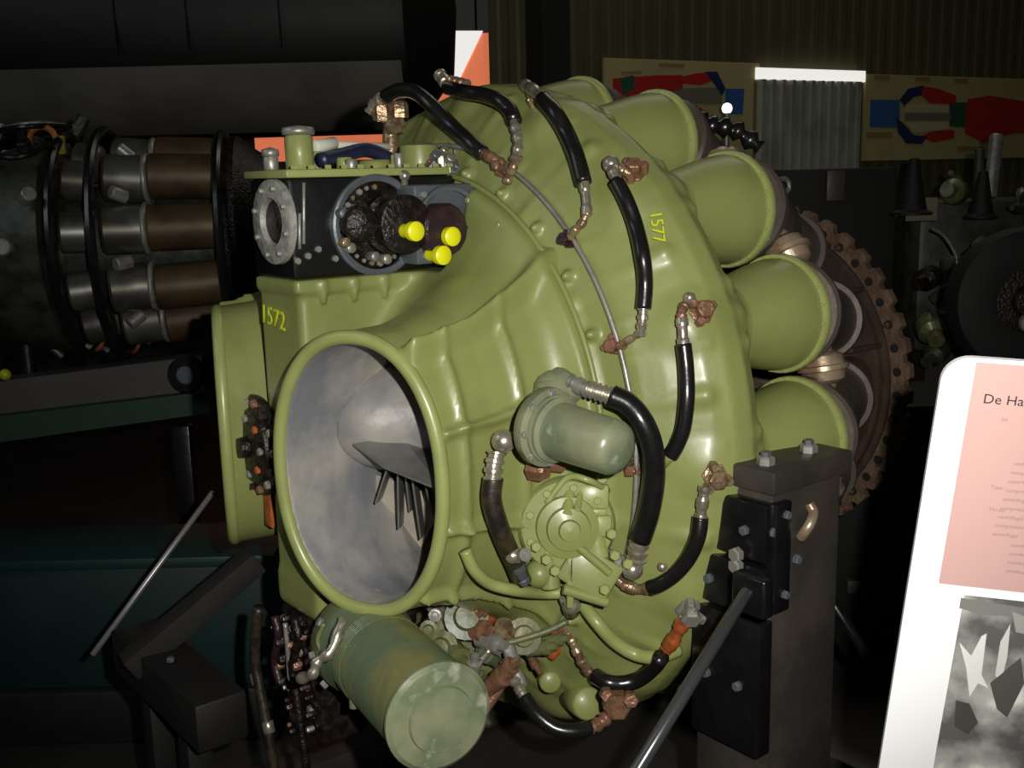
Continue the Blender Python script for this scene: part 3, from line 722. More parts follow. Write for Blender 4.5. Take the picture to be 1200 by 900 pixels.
# governor and valves between generator and casing
gv = obj('governor', join(lathe([(0, .075), (.03, .080), (.10, .076), (.11, .060)], at_l(545, 742, 2.02), MR @ (-fw+rt*.1), 32)), M['green_dark'], eng, 40)
for i, (x, y, d, r_, hh_, m_, sd) in enumerate((
    (528, 705, 1.93, .036, .05, 'brass', (-.3, .5)), (500, 700, 1.95, .018, .05, 'copper', (-.4, .3)), (545, 725, 1.88, .034, .05, 'sage2', (.1, .2)), (520, 758, 1.86, .026, .05, 'green_dark', (-.1, .1)),
    (535, 770, 1.84, .022, .04, 'green_dark', (.3, -.2)), (560, 740, 1.86, .018, .05, 'copper', (.6, .1)), (575, 752, 1.84, .016, .05, 'steel_soft', (.8, -.1)), (590, 740, 1.85, .018, .03, 'brass', (.3, .6)),
    (598, 765, 1.83, .012, .04, 'steel_soft', (.3, -.9)), (612, 745, 1.86, .028, .03, 'sage2', (.1, .1)), (568, 715, 1.93, .030, .10, 'orange_rust', (.2, 1)), (595, 700, 1.94, .022, .08, 'can_light', (.2, 1)),
    (555, 785, 1.83, .012, .05, 'steel_soft', (.1, 1)), (580, 800, 1.82, .016, .06, 'copper', (.7, .7)), (592, 786, 1.81, .014, .05, 'copper', (.7, .7)), (560, 700, 1.95, .02, .06, 'orange_rust', (-.2, 1)),
    (480, 720, 1.9, .012, .03, 'soot', (0, 1)), (503, 735, 1.9, .014, .04, 'green_dark', (0, 0)), (510, 720, 1.88, .010, .02, 'steel_soft', (0, 0)), (632, 760, 1.86, .012, .05, 'sage2', (1, .3)), (650, 750, 1.86, .010, .04, 'sage2', (1, .3)))):
    dd = MR @ (-fw*.6+rt*sd[0]+up*sd[1])
    p = at_l(x, y, d)
    obj('valve_body', join(lathe([(-hh_*.6, r_*.7), (-hh_*.5, r_), (hh_*.2, r_), (hh_*.22, r_*1.15), (hh_*.4, r_*1.15), (hh_*.42, r_*.7), (hh_*.7, r_*.6), (hh_*.72, 0)], p, dd, 18)), M[m_], gv, 35)
for (pts, r_, m_) in ((((470, 700), (500, 690), (540, 672), (560, 668)), 4, 'green_dark'), (((575, 755), (600, 752), (640, 740), (665, 728)), 4, 'sage2'), (((590, 772), (606, 790), (612, 805)), 7, 'steel_soft'), (((560, 770), (548, 800), (560, 830), (575, 850)), 7, 'rubber_worn'), (((602, 775), (585, 805), (565, 835), (540, 870)), 7, 'copper'), (((575, 760), (556, 785), (550, 810)), 4, 'steel')):
    P = spline([at_l(x, y, 1.83) for x, y in pts], 6); obj('branch_pipe', sweep(P, r_*.00147, 12), M[m_], gv)
rr = random.Random(21)
for k in range(34):
    x = rr.uniform(478, 660); y = rr.uniform(690, 800)
    if y > 700+.75*(x-478) and x < 560: continue
    p = at_l(x, y, rr.uniform(1.86, 1.96)); dd = (MR @ (-fw+rt*rr.uniform(-1, 1)+up*rr.uniform(-1, 1))).normalized(); r_ = rr.uniform(.006, .017)
    obj('small_union', join(lathe([(-.03, r_*.8), (0, r_*.8), (.001, r_), (.012, r_), (.013, r_*.6), (.03, r_*.55), (.031, 0)], p, dd, rr.choice([6, 12]))), M[rr.choice(['copper', 'brass', 'green_dark', 'steel_soft', 'copper', 'bronze_dark', 'sage2', 'orange_rust'])], gv, 30)
# lowest hose
h10 = obj('rubber_hose', sweep(spline([at_l(615, 818, 1.80), at_l(628, 836, 1.78), at_l(650, 853, 1.77), at_l(672, 857, 1.77), at_l(692, 853, 1.78)], 8), 9*.00143, 16), RB, eng)
ferrule(h10, [at_l(616, 820, 1.80), at_l(608, 806, 1.81), at_l(603, 798, 1.82)], 7, ST, rings=2)
ferrule(h10, [at_l(690, 854, 1.78), at_l(705, 846, 1.79), at_l(716, 835, 1.80)], 9, CO, rings=3)
obj('banjo_block', join(hexn(at_l(722, 822, 1.80), MR @ Vector((0, -1, 0)), .024, .03), hexn(at_l(738, 818, 1.78), MR @ -fw, .014, .02), hexn(at_l(710, 812, 1.80), MR @ -fw, .012, .02), cyl(at_l(716, 838, 1.80), at_l(742, 815, 1.82), .013)), CO, h10, 30)
# sump under the casing front
obj('sump_boss', join(cyl(on(672, 815, -.02), on(690, 825, .03), .03), cyl(on(640, 790, -.02), on(645, 800, .02), .02)), M['green'], eng)
# black clamps and wiring over the upper cans
hp = spline([L(.36, .10, .60), L(.44, .12, .585), L(.50, .13, .56), L(.56, .15, .55), L(.60, .19, .51)], 6)
obj('ignition_cable', sweep(hp, [.018+.008*math.sin(i*2.1) for i in range(len(hp))], 8), M['rubber'], eng)
# pads under the engine's trunnion

# ---- the stand the engine sits on
stand = empty('engine_stand', (ENGO.x, ENGO.y, 0), 'black painted steel stand of heavy posts and round braces carrying the green jet engine', 'stand', rz=RZ)
SI = (Matrix.Translation((ENGO.x, ENGO.y, 0)) @ Matrix.Rotation(RZ, 4, 'Z')).inverted(); SR = SI.to_3x3(); EO = ENGO.z
def at_s(x, y, d): return SI @ at(x, y, d)
def sv(px, py, v):
    c = SI @ CP; d = SR @ ray(px, py); return c+d*((-v-c.y)/d.y)
BI = M['black_iron']; BK = M['black']
PV = .70                                             # near face of the near post
pA = sv(905, 600, PV); pB = sv(982, 560, PV); ztop = sv(905, 575, PV).z; zc = sv(862, 556, PV).z
post = obj('post', box(pA.x, pB.x+.01, -PV, -PV+.15, .06, ztop-.006, .006), BI, stand, 40)
obj('post', box(pA.x, pB.x+.01, PV-.15, PV, .06, ztop-.006, .006), BI, stand, 40)
for s_ in (1, -1):
    hd = obj('saddle', box(pA.x-.012, pB.x+.022, -s_*PV-.012 if s_ > 0 else -s_*PV-.16, -s_*PV+.16 if s_ > 0 else -s_*PV+.012, ztop-.006, ztop+.032, .005), BI, stand, 40)
    for du, dv in ((.03, .03), (.14, .03), (.03, .11)):
        p = Vector((pA.x+du-.01, -s_*(PV-dv), ztop+.03))
        bolt(p, ZU, hd, M['steel_soft'], 2.6); bolt(p+ZU*.014, ZU, hd, M['grey_plate'], 1.5)
    obj('trunnion_arm', cyl((pA.x+.07, -s_*(PV-.10), ztop+.06), (pA.x+.03, -s_*.50, ztop+.06), .045, 24), M['green_dark'], stand)
# bolted clamp plates on the post's front
for z0, z1, dx in ((ztop-.115, ztop-.02, .020), (ztop-.205, ztop-.122, .026), (ztop-.44, ztop-.212, .030)):
    cpz = obj('clamp_plate', box(pA.x-dx, pA.x+.004, -PV-.004, -PV+.135, z0, z1, .004), BK, stand, 40)
    for dy in (.035, .10):
        bolt((pA.x-dx, -PV+dy, (z0+z1)/2+.0), UN, cpz, M['grey_plate'], 1.5)
obj('clamp_plate', box(pA.x-.004, pA.x+.035, -PV-.012, -PV+.01, ztop-.20, ztop-.02, .004), BK, stand, 40)
for z_ in (.04, .17): bolt((pA.x+.018, -PV-.012, ztop-z_), VN, stand, M['grey_plate'], 1.3)
for (x, y) in ((862, 667), (882, 673)):
    p = sv(x, y, PV); bolt((pA.x-.030, p.y+.04, p.z), UN, stand, M['steel_soft'], 2.2)
lb = [sv(948, 590, PV+.004), sv(953, 600, PV+.012), sv(950, 612, PV+.018), sv(944, 622, PV+.014), sv(938, 630, PV+.004)]
obj('lifting_eye', sweep(spline(lb, 6), .0085, 12), M['can_light'], stand)
for (x, y) in ((903, 623), (910, 686), (932, 655), (900, 700)): bolt(sv(x, y, PV), VN, stand, M['grey_plate'], 1.5)
# strut tubes
def strut(a_, b_, r, name='brace_tube', m=BK):
    return obj(name, cyl(a_, b_, r, 20, .3), m, stand)
strut(at_s(876, 692, 1.53), at_s(742, 910, 1.36), .0095, m=mat('polished black tube', srgb(84, 84, 86), .22, .6))
obj('brace_lug', box(-.012, .012, -.03, .03, -.03, .03, .004, Matrix.Translation(at_s(882, 696, 1.56))), BK, stand)
strut(at_s(250, 576, 2.45), at_s(108, 768, 2.30), .0065, m=mat('worn steel tube', srgb(150, 148, 146), .35, .6))
strut(at_s(965, 690, 2.1), at_s(1036, 800, 2.1), .010)
# sloping and lying beams left
def beam(a_, b_, w_, h_, name, m):
    a_ = Vector(a_); b_ = Vector(b_); m_ = frame(a_, b_-a_); Ln = (b_-a_).length
    return obj(name, box(-w_/2, w_/2, -h_/2, h_/2, 0, Ln, .004, m_), m, stand, 40)
beam(at_s(300, 655, 2.25), at_s(150, 782, 2.15), .06, .05, 'sloping_beam', mat('brown primer steel', srgb(27, 24, 20), .8, 0, srgb(16, 14, 12), 20, .7))
beam((-.55, -.62, .05), (.95, -.62, .05), .10, .10, 'base_beam', BI); beam((-.55, .62, .05), (.95, .62, .05), .10, .10, 'base_beam', BI)
beam((-.50, -.62, .05), (-.50, .62, .05), .10, .10, 'cross_beam', BI); beam((.90, -.62, .05), (.90, .62, .05), .10, .10, 'cross_beam', BI)
q = at_s(200, 785, 2.15)
obj('front_box', box(q.x-.05, q.x+.05, q.y-.25, q.y+.20, q.z-.06, q.z+.035, .006), M['flat_black'], stand, 40)
beam(Vector((q.x, q.y+.1, q.z-.05)), Vector((q.x, q.y+.1, .05)), .05, .05, 'leg', M['flat_black']); beam(Vector((q.x, q.y-.1, q.z-.05)), Vector((q.x, q.y-.1, .05)), .05, .05, 'leg', M['flat_black'])
beam(Vector((q.x, q.y+.1, .05)), Vector((-.5, .55, .05)), .05, .05, 'foot_beam', M['flat_black'])
for x, y, d in ((200, 775, 2.1), (192, 790, 2.1)):
    bolt(at_s(x, y, d), (0, 0, 1), stand, M['grey_plate'], 1.4)

# ------------------------------------------------------------------ the display sign, near right
sg0 = at(1107, 417, 1.10); sgx = (at(1204, 424, 1.085)-sg0).normalized()
best = min((abs((at(1030, 900, 1.10+k*.002)-sg0).normalized().dot(sgx)), k) for k in range(-200, 250))[1]
sgy = (sg0-at(1030, 900, 1.10+best*.002)).normalized(); sgz = sgx.cross(sgy)
SM = Matrix(((sgx.x, sgy.x, sgz.x, sg0.x), (sgx.y, sgy.y, sgz.y, sg0.y), (sgx.z, sgy.z, sgz.z, sg0.z), (0, 0, 0, 1)))
sign = empty('information_sign', (sg0.x+.2, sg0.y+.1, 0), 'white information board with pink text panel and black and white photograph, rounded corner', 'sign')
SW, SH = .42, .62
sgm = SM.copy(); off = Matrix.Translation(-Vector((sg0.x+.2, sg0.y+.1, 0)))
def rrect(x0, x1, y0, y1, z0, z1, r, n=8):
    P = []
    for cx, cy, a0 in ((x1-r, y1-r, 0), (x0+r, y1-r, 90), (x0+r, y0+r, 180), (x1-r, y0+r, 270)):
        for k in range(n+1):
            a_ = R_(a0+90*k/n); P.append((cx+r*math.cos(a_), cy+r*math.sin(a_)))
    k = len(P); V = [(x, y, z0) for x, y in P]+[(x, y, z1) for x, y in P]
    return V, [tuple(range(k))[::-1], tuple(range(k, 2*k))]+[(i, (i+1) % k, (i+1) % k+k, i+k) for i in range(k)]
def son(data, name, m, par=None, smooth=False):
    v, f = data; v = [tuple(off @ SM @ Vector(q)) for q in v]; return obj(name, (v, f), m, par or sign, smooth)
def sxy(px, py):   # board coordinates of a pixel
    d = ray(px, py); t = (sg0-CP).dot(sgz)/d.dot(sgz); q = SM.inverted() @ (CP+d*t); return q.x, q.y
white_b = mat('white board', srgb(238, 240, 240), .5, coat=.3)
son(rrect(0, SW, -SH, 0, -.008, 0, .028), 'board', white_b)
px0 = sxy(1143, 430)[0]; py1 = sxy(1160, 421)[1]; py0 = sxy(1160, 690)[1]
son(rrect(px0, SW-.03, py0, py1-.004, .0, .0006, .002), 'pink_panel', mat('pink print', srgb(188, 152, 146), .5))
tx, ty = sxy(1151, 472)
ink = mat('black ink', srgb(40, 30, 30), .6); ink2 = mat('pale grey ink', srgb(150, 120, 116), .6)
def stext(s_, size, x, y, m):
    o = text('lettering', s_, size, off @ SM @ Matrix.Translation((x, y, .0008)), m, sign, .0001); return o
stext('De Havilland Goblin', .0150, tx, ty, ink)
for (x, y, s_, sz) in ((1173, 493, 'Jet', .006), (1160, 572, 'Type:', .006), (1158, 598, 'Thrust', .006)):
    a_, b_ = sxy(x, y); stext(s_, sz, a_, b_, ink2)
a_, b_ = sxy(1192, 545)
for k in range(9): stext('compressor' if k % 2 else 'centrifugal', .0062, a_-.004-.001*k, b_-.0105*k, ink2)
a_, b_ = sxy(1184, 640)
for k in range(4): stext('combustion', .0062, a_, b_-.0105*k, ink2)
p0x, p1y = sxy(1130, 697); p0y = -SH+.03
bw = mat('grey photograph print', srgb(92, 92, 90), .25, 0, srgb(178, 178, 172), 14, 1, 0, 60, .6, lo=.4, hi=.6, c3=srgb(225, 225, 220))
ph = son(rrect(p0x, SW-.03, p0y, p1y, .0, .0006, .001), 'photograph', bw)
for k, (g, pix) in enumerate(((120, [(1126, 700), (1200, 712), (1200, 722), (1150, 720), (1124, 712)]), (215, [(1124, 752), (1138, 768), (1150, 745), (1156, 742), (1150, 790), (1158, 806), (1146, 800), (1136, 816), (1132, 782)]),
    (200, [(1172, 752), (1184, 730), (1180, 770), (1172, 802), (1166, 790)]), (70, [(1120, 820), (1136, 824), (1146, 846), (1134, 860), (1118, 850)]), (80, [(1160, 800), (1196, 770), (1200, 800), (1180, 840), (1168, 830)]), (150, [(1186, 716), (1200, 722), (1200, 742), (1190, 740)]))):
    P = [sxy(*q) for q in pix]; n = len(P); son(([(x, y, .0010+.0001*k) for x, y in P]+[(x, y, .0007) for x, y in P], [tuple(range(n)), tuple(range(n, 2*n))[::-1]]+[(i, i+n, (i+1) % n+n, (i+1) % n) for i in range(n)]), 'print_patch', mat('print tone %d' % k, srgb(g, g, g-4), .3), ph)
cpt = off @ SM @ Vector((SW*.5, -SH*.55, -.008))
obj('sign_post', cyl(cpt, (cpt.x+.02, cpt.y+.04, .01), .018, 20), BI, sign)
obj('sign_foot', box(cpt.x-.16, cpt.x+.2, cpt.y-.12, cpt.y+.2, 0, .012, .004), BI, sign)

# ------------------------------------------------------------------ the hall
def tri_wave(n): return n
fl_m = mat('dark concrete', srgb(44, 42, 38), .6, 0, srgb(30, 29, 26), 3, .8, .1, 12)
struct(obj('floor', box(-7, 12, -2.5, 16, -.1, 0), fl_m, None, False))
wall_m = mat('olive painted sheet steel', srgb(84, 80, 52), .6, .0, srgb(74, 70, 46), 2, .6)
struct(obj('ceiling', box(-7, 12, -2.5, 16, 5.6, 5.7), mat('dark ceiling', srgb(24, 24, 22), .9), None, False))
# back wall: real corrugations, receding to the right
WP = at(950, 130, 6.4); WDR = Vector((math.sin(R_(62)), math.cos(R_(62)), 0)); WN = Vector((WDR.y, -WDR.x, 0)).normalized()
if WN.dot(fw) > 0: WN = -WN
def corr(s0, s1, z0, z1, pitch, amp, offn=0.0):
    V = []; F = []; n = int((s1-s0)/pitch); prof = ((0, 0), (.35, 0), (.5, 1), (.85, 1))
    for i in range(n):
        for a_, b_ in prof:
            p = WP+WDR*(s0+(i+a_)*pitch)+WN*(offn+amp*b_)
            V += [(p.x, p.y, z0), (p.x, p.y, z1)]
    for i in range(len(V)//2-1): F.append((2*i, 2*i+2, 2*i+3, 2*i+1))
    k = len(V)
    V2 = [(x-WN.x*.02, y-WN.y*.02, z) for x, y, z in V]; V += V2
    F += [tuple(q+k for q in f)[::-1] for f in F]
    F += [(1, k-1, 2*k-1, k+1), (0, k, 2*k-2, k-2)]
    return V, F
def wp(px, py, o_=0.0):
    d = ray(px, py); P = WP+WN*o_; t = (P-CP).dot(WN)/d.dot(WN); return CP+d*t
def wsz(px, py, o_=0.0):
    p = wp(px, py, o_); return (p-WP).dot(WDR), p.z
struct(obj('wall_back', corr(wsz(575, 60)[0], 8, 0, 5.6, .11, .006), wall_m, None, False))
dk = mat('near black wall', srgb(20, 20, 18), .8)
struct(obj('wall_left', box(-7, -1.2, 7.6, 7.75, 0, 5.6), dk, None, False))
struct(obj('wall_side', box(-7.1, -7, -2.5, 16, 0, 5.6), dk, None, False))
def wbox(s0, s1, z0, z1, n0, n1, bev=.002):
    m_ = Matrix(((WDR.x, WN.x, 0, WP.x), (WDR.y, WN.y, 0, WP.y), (0, 0, 1, 0), (0, 0, 0, 1))); return box(s0, s1, n0, n1, z0, z1, bev, m_)
def wpoly(pix, n0, n1, origin=None):
    """flat shape on the wall board, outline given where it is seen"""
    P = [wp(x, y, n0) for x, y in pix]; Q = [p+WN*(n1-n0) for p in P]; k = len(P)
    a_ = [tuple(p) for p in P]+[tuple(p) for p in Q]
    return a_, [tuple(range(k)), tuple(range(k, 2*k))[::-1]]+[(i, i+k, (i+1) % k+k, (i+1) % k) for i in range(k)]
# wall column
s0, z_ = wsz(650, 60, .08)
struct(obj('trim_1', wbox(s0-.14, s0+.02, 0, 5.6, .03, .2), dk, None, False))
# corrugated roller door in bare metal; glowing strip above stands for light reflected off its rail
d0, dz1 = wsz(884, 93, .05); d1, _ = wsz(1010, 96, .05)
struct(obj('door_1', corr(d0, d1, 0, dz1, .075, .035, .045), mat('galvanised sheet', srgb(190, 190, 180), .3, .55, srgb(150, 148, 136), 6, .5), None, False))
struct(obj('rail_glow', wbox(d0+.01, d1+.02, dz1, wsz(884, 79, .05)[1], .03, .06), mat('glow for rail reflection', srgb(226, 226, 220), .5, emit=1.0), None, False))
# posters
bd = mat('yellowed poster paper', srgb(176, 164, 112), .6, 0, srgb(160, 148, 100), 3, .6)
inkm = {k: mat('poster ink '+k, srgb(*c), .6) for k, c in dict(red=(176, 34, 24), blue=(52, 92, 150), green=(40, 84, 62), navy=(34, 40, 84), grey=(112, 112, 96), tan=(142, 120, 70), cream=(188, 178, 134)).items()}
def poster(tl, br, label, shapes):
    a_, z1 = wsz(*tl, .03); b_, z0 = wsz(*br, .03)
    c_ = WP+WDR*((a_+b_)/2)+WN*.03; c_.z = z0
    e_ = empty('wall_poster', c_, label, 'poster', 'engine posters on the back wall')
    mi = Matrix.Translation(-c_)
    def put(name, data, m):
        v, f = data; return obj(name, ([tuple(mi @ Vector(q)) for q in v], f), m, e_, False)
    put('board', wbox(a_, b_, z0, z1, .024, .045), bd)
    for k, (name, m_, pix) in enumerate(shapes): put(name, wpoly(pix, .0452+.0006*(k % 4), .0475+.0008*(k % 4)), inkm[m_])
    return e_
poster((706, 68), (886, 186), 'cream poster of a red and blue engine drawing, directly behind the green engine', [
    ('drawing_red', 'red', [(718, 92), (770, 88), (800, 88), (800, 104), (775, 112), (718, 114)]), ('drawing_green', 'green', [(726, 92), (742, 88), (744, 104), (730, 112)]),
    ('drawing_red', 'red', [(790, 92), (815, 86), (838, 84), (842, 92), (820, 100), (800, 98)]), ('drawing_navy', 'navy', [(826, 84), (840, 84), (850, 104), (846, 112), (838, 100)]),
    ('drawing_grey', 'grey', [(790, 104), (846, 102), (846, 122), (790, 122)]), ('drawing_red', 'red', [(788, 128), (822, 126), (828, 140), (806, 148), (790, 142)]),
    ('drawing_blue', 'blue', [(850, 104), (872, 104), (870, 134), (850, 134)]), ('caption_strip', 'tan', [(772, 74), (802, 75), (802, 79), (772, 78)]), ('caption_strip', 'tan', [(728, 84), (752, 83), (752, 86), (728, 87)])])
poster((1013, 87), (1238, 184), 'cream poster of a red and blue engine drawing, right of the metal door', [
    ('drawing_blue', 'blue', [(1020, 117), (1054, 117), (1054, 150), (1019, 149)]), ('drawing_navy', 'navy', [(1054, 117), (1064, 104), (1082, 100), (1086, 110), (1070, 114), (1060, 124)]),
    ('drawing_navy', 'navy', [(1050, 138), (1060, 146), (1070, 158), (1086, 160), (1080, 169), (1062, 168), (1052, 155)]), ('drawing_red', 'red', [(1082, 101), (1100, 104), (1120, 112), (1120, 122), (1090, 121), (1080, 112)]),
    ('drawing_red', 'red', [(1078, 160), (1092, 154), (1118, 152), (1118, 162), (1094, 167)]), ('drawing_cream', 'cream', [(1062, 122), (1112, 123), (1112, 132), (1062, 131)]), ('drawing_grey', 'grey', [(1060, 133), (1114, 133), (1114, 141), (1060, 141)]),
    ('drawing_cream', 'cream', [(1062, 143), (1112, 143), (1112, 151), (1070, 156)]), ('drawing_green', 'green', [(1112, 120), (1136, 120), (1136, 150), (1112, 148)]), ('drawing_red', 'red', [(1134, 116), (1160, 112), (1234, 124), (1234, 158), (1190, 156), (1150, 166), (1130, 156)]),
    ('caption_strip', 'tan', [(1024, 88), (1042, 88), (1042, 93), (1024, 92)]), ('caption_strip', 'tan', [(1072, 90), (1090, 90), (1090, 95), (1072, 94)]), ('caption_strip', 'tan', [(1118, 92), (1134, 92), (1134, 97), (1118, 96)]),
    ('caption_strip', 'tan', [(1015, 155), (1045, 155), (1045, 161), (1015, 161)]), ('caption_strip', 'tan', [(1122, 171), (1152, 172), (1152, 177), (1122, 177)])])

# ------------------------------------------------------------------ things in the dark behind
def thing_at(name, p, label, cat, group=None): 
    e_ = empty(name, p, label, cat, group); return e_, Matrix.Translation(-Vector(p))
def tpart(e, name, data, m, smooth=35):
    root, mi = e; v, f = data; return obj(name, ([tuple(mi @ Vector(q)) for q in v], f), m, root, smooth)
# long dark fuselage along the back
fu = thing_at('aircraft_fuselage', at(250, 100, 5.2), 'huge dark aircraft fuselage with grey lower flank, hanging across the upper left', 'aircraft')
c0 = at(-420, 40, 5.6); c1 = at(505, 30, 5.6); R5 = .62
fb = tpart(fu, 'fuselage', lathe([(0, R5), (3.95, R5), (4.05, R5*.97), (4.10, R5*.86), (4.25, R5*.55), (4.28, 0)], c0, (1, 0, .004), 64), mat('black aircraft paint', srgb(13, 13, 12), .55))
V = []; F = []; na, nl = 18, 20
for j in range(nl+1):
    for i in range(na+1):
        a_ = R_(27 + 44*i/na)
        V.append((c0.x+4.03*j/nl, c0.y-math.cos(a_)*(R5+.004), c0.z-math.sin(a_)*(R5+.004)))
for j in range(nl):
    for i in range(na): F.append((j*(na+1)+i, (j+1)*(na+1)+i, (j+1)*(na+1)+i+1, j*(na+1)+i+1))
tpart(fu, 'grey_flank', (V, F), mat('grey aircraft paint', srgb(110, 108, 98), .55, 0, srgb(84, 82, 74), 3, .6))
for x in (130, 215, 325): tpart(fu, 'panel_seam', box(at(x, 90, 4.95).x, at(x, 90, 4.95).x+.006, c0.y-R5-.008, c0.y-R5+.02, c0.z-.22, c0.z+.12), M['hole'])
# orange and white banner behind it, its lit look put in as emission
bn = thing_at('glowing_banner', at(440, 110, 7.3), 'orange and white banner, brightness put in as glow, glimpsed beside the dark fuselage', 'banner')
ba, bb = at(300, 190, 7.3), at(576, 42, 7.3)
om = mat('glowing orange cloth', srgb(226, 122, 84), .7, emit=.75); wm = mat('glowing white cloth', srgb(240, 236, 232), .7, emit=.9)
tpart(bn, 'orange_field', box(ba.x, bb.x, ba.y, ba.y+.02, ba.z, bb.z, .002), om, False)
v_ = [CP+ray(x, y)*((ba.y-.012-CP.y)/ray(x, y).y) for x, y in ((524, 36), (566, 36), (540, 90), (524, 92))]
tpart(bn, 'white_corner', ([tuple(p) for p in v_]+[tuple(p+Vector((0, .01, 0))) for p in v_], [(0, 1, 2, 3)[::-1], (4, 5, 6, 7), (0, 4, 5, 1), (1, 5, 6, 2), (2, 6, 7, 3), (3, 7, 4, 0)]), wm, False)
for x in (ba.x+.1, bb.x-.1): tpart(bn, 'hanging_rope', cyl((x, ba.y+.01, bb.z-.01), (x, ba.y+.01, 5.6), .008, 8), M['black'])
# dark posts and rail right of it
pr_ = thing_at('steel_column', at(615, 40, 6.0), 'dark steel column rising behind the top of the engine', 'column')
for x in (592, 628):
    p = at(x, 40, 6.0); tpart(pr_, 'upright', box(p.x-.05, p.x+.05, p.y, p.y+.1, 0, 5.6, .004), mat('dark olive steel', srgb(34, 34, 26), .6))
p = at(684, 74, 6.3); tpart(pr_, 'rail', box(at(650, 74, 6.0).x, p.x+.05, p.y-.1, p.y-.04, p.z-.03, p.z+.03, .004), mat('black rail', srgb(20, 20, 17), .7))

# second engine, far left
E2 = at(165, 285, 3.7); e2x = Vector((math.cos(R_(8)), math.sin(R_(8)), .02)).normalized(); e2u = (Vector((0, 0, 1))-e2x*e2x.z).normalized(); e2s = e2x.cross(e2u)
t2 = thing_at('turbojet', (E2.x, E2.y, .0), 'dimly lit turbojet with shiny combustion cans and dark hoops, left background', 'jet engine')
def e2p(a_, r, ang): return E2+e2x*a_+(e2u*math.cos(R_(ang))-e2s*math.sin(R_(ang)))*r
silver = mat('tarnished silver can', srgb(122, 122, 116), .36, .75, srgb(80, 74, 62), 10, .7)
tan = mat('heat tan can', srgb(84, 68, 46), .5, .4, srgb(60, 48, 34), 10, .8)
darkg = mat('dark green grey casting', srgb(58, 62, 52), .45, .2, srgb(30, 32, 28), 14, .8, .2, 40)
for k in range(9):
    an = -90+k*40+12
    for (a0, a1, r_, m_, nm) in ((-.19, -.10, .066, silver, 'can_front'), (-.06, .07, .078, silver, 'can_body'), (.08, .30, .074, tan, 'can_tail')):
        tpart(t2, nm, cyl(e2p(a0, .285, an), e2p(a1, .27, an), r_, 24, .12), m_)
    tpart(t2, 'can_collar', cyl(e2p(.068, .27, an), e2p(.085, .27, an), .086, 24, .1), M['steel_soft'])
    tpart(t2, 'nozzle_pipe', cyl(e2p(-.02, .34, an+20), e2p(.02, .30, an+20), .022, 12), M['steel_soft'])
for a_, r_ in ((-.20, .37), (-.075, .385), (.31, .36)):
    tpart(t2, 'hoop', sweep([e2p(a_, r_, q) for q in range(0, 360, 8)], .016, 8, closed=True), M['black'])
tpart(t2, 'core', cyl(e2p(-.3, 0, 0), e2p(.45, 0, 0), .20, 32), darkg)
tpart(t2, 'front_casing', lathe([(-.62, .14), (-.60, .24), (-.50, .30), (-.36, .34), (-.24, .36), (-.22, .22)], E2, e2x, 40), darkg)
tpart(t2, 'tail_casing', lathe([(.30, .34), (.36, .35), (.42, .30), (.55, .22), (.56, .18)], E2, e2x, 40), M['soot'])
rr = random.Random(3)
for k in range(34):
    a_ = rr.uniform(-.58, -.18); an = rr.uniform(-95, 200); r_ = .26+.10*(a_+.58)/.4+rr.uniform(.0, .05)
    d = (e2u*math.cos(R_(an))-e2s*math.sin(R_(an))); m_ = rr.choice([darkg, darkg, M['soot'], M['steel_soft'], M['steel_soft'], M['black'], silver])
    tpart(t2, 'accessory', cyl(E2+e2x*a_+d*r_, E2+e2x*(a_+rr.uniform(-.02, .05))+d*(r_+rr.uniform(.04, .09)), rr.uniform(.012, .035), 10), m_)
for k in range(6):
    an = rr.uniform(-60, 160); P = spline([e2p(-.55, .33, an), e2p(-.42, .39, an+12), e2p(-.28, .42, an+4), e2p(-.18, .40, an+20)], 6)
    tpart(t2, 'fuel_line', sweep(P, .009, 8), rr.choice([M['steel_soft'], M['black']]))
tpart(t2, 'intake_ring', sweep([at(50, 165, 3.5)+Vector((.045*math.cos(R_(q)), 0, .045*math.sin(R_(q)))) for q in range(0, 360, 20)], .010, 8, closed=True), mat('orange ring', srgb(150, 90, 30), .5))
tpart(t2, 'yellow_tab', box(at(72, 170, 3.5).x-.01, at(72, 170, 3.5).x+.012, at(72, 170, 3.5).y-.01, at(72, 170, 3.5).y+.01, at(72, 170, 3.5).z-.03, at(72, 170, 3.5).z+.03, .003), mat('dull yellow', srgb(120, 120, 30), .5))
tpart(t2, 'support_leg', cyl(e2p(-.42, .30, 180), (e2p(-.42, .30, 180).x, e2p(-.42, 0, 0).y, .9-.02), .03, 12), M['black']); tpart(t2, 'support_leg', cyl(e2p(.30, .30, 180), (e2p(.30, .30, 180).x, e2p(.30, 0, 0).y, .9-.02), .03, 12), M['black'])
# its trolley
bt = at(110, 455, 3.55)
tr = thing_at('transport_trolley', (bt.x, bt.y+.1, 0), 'low trolley with grey upper beam and dark green lower beam under the left engine', 'trolley')
def quad_beam(e, name, pix, d, th, m):
    P = [at(x, y, d) for x, y in pix]; n = Vector((0, th, 0)); return tpart(e, name, ([tuple(p) for p in P]+[tuple(p+n) for p in P], [(3, 2, 1, 0), (4, 5, 6, 7), (0, 1, 5, 4), (1, 2, 6, 5), (2, 3, 7, 6), (3, 0, 4, 7)]), m, False)
quad_beam(tr, 'grey_beam', [(-120, 462), (236, 417), (240, 458), (-120, 505)], 3.55, .12, mat('dim grey paint', srgb(60, 56, 54), .6, 0, srgb(48, 45, 42), 4, .6))
quad_beam(tr, 'green_beam', [(-120, 502), (244, 459), (246, 484), (-120, 535)], 3.50, .12, mat('dark green paint', srgb(10, 44, 24), .5))
wc = at(217, 440, 3.42)
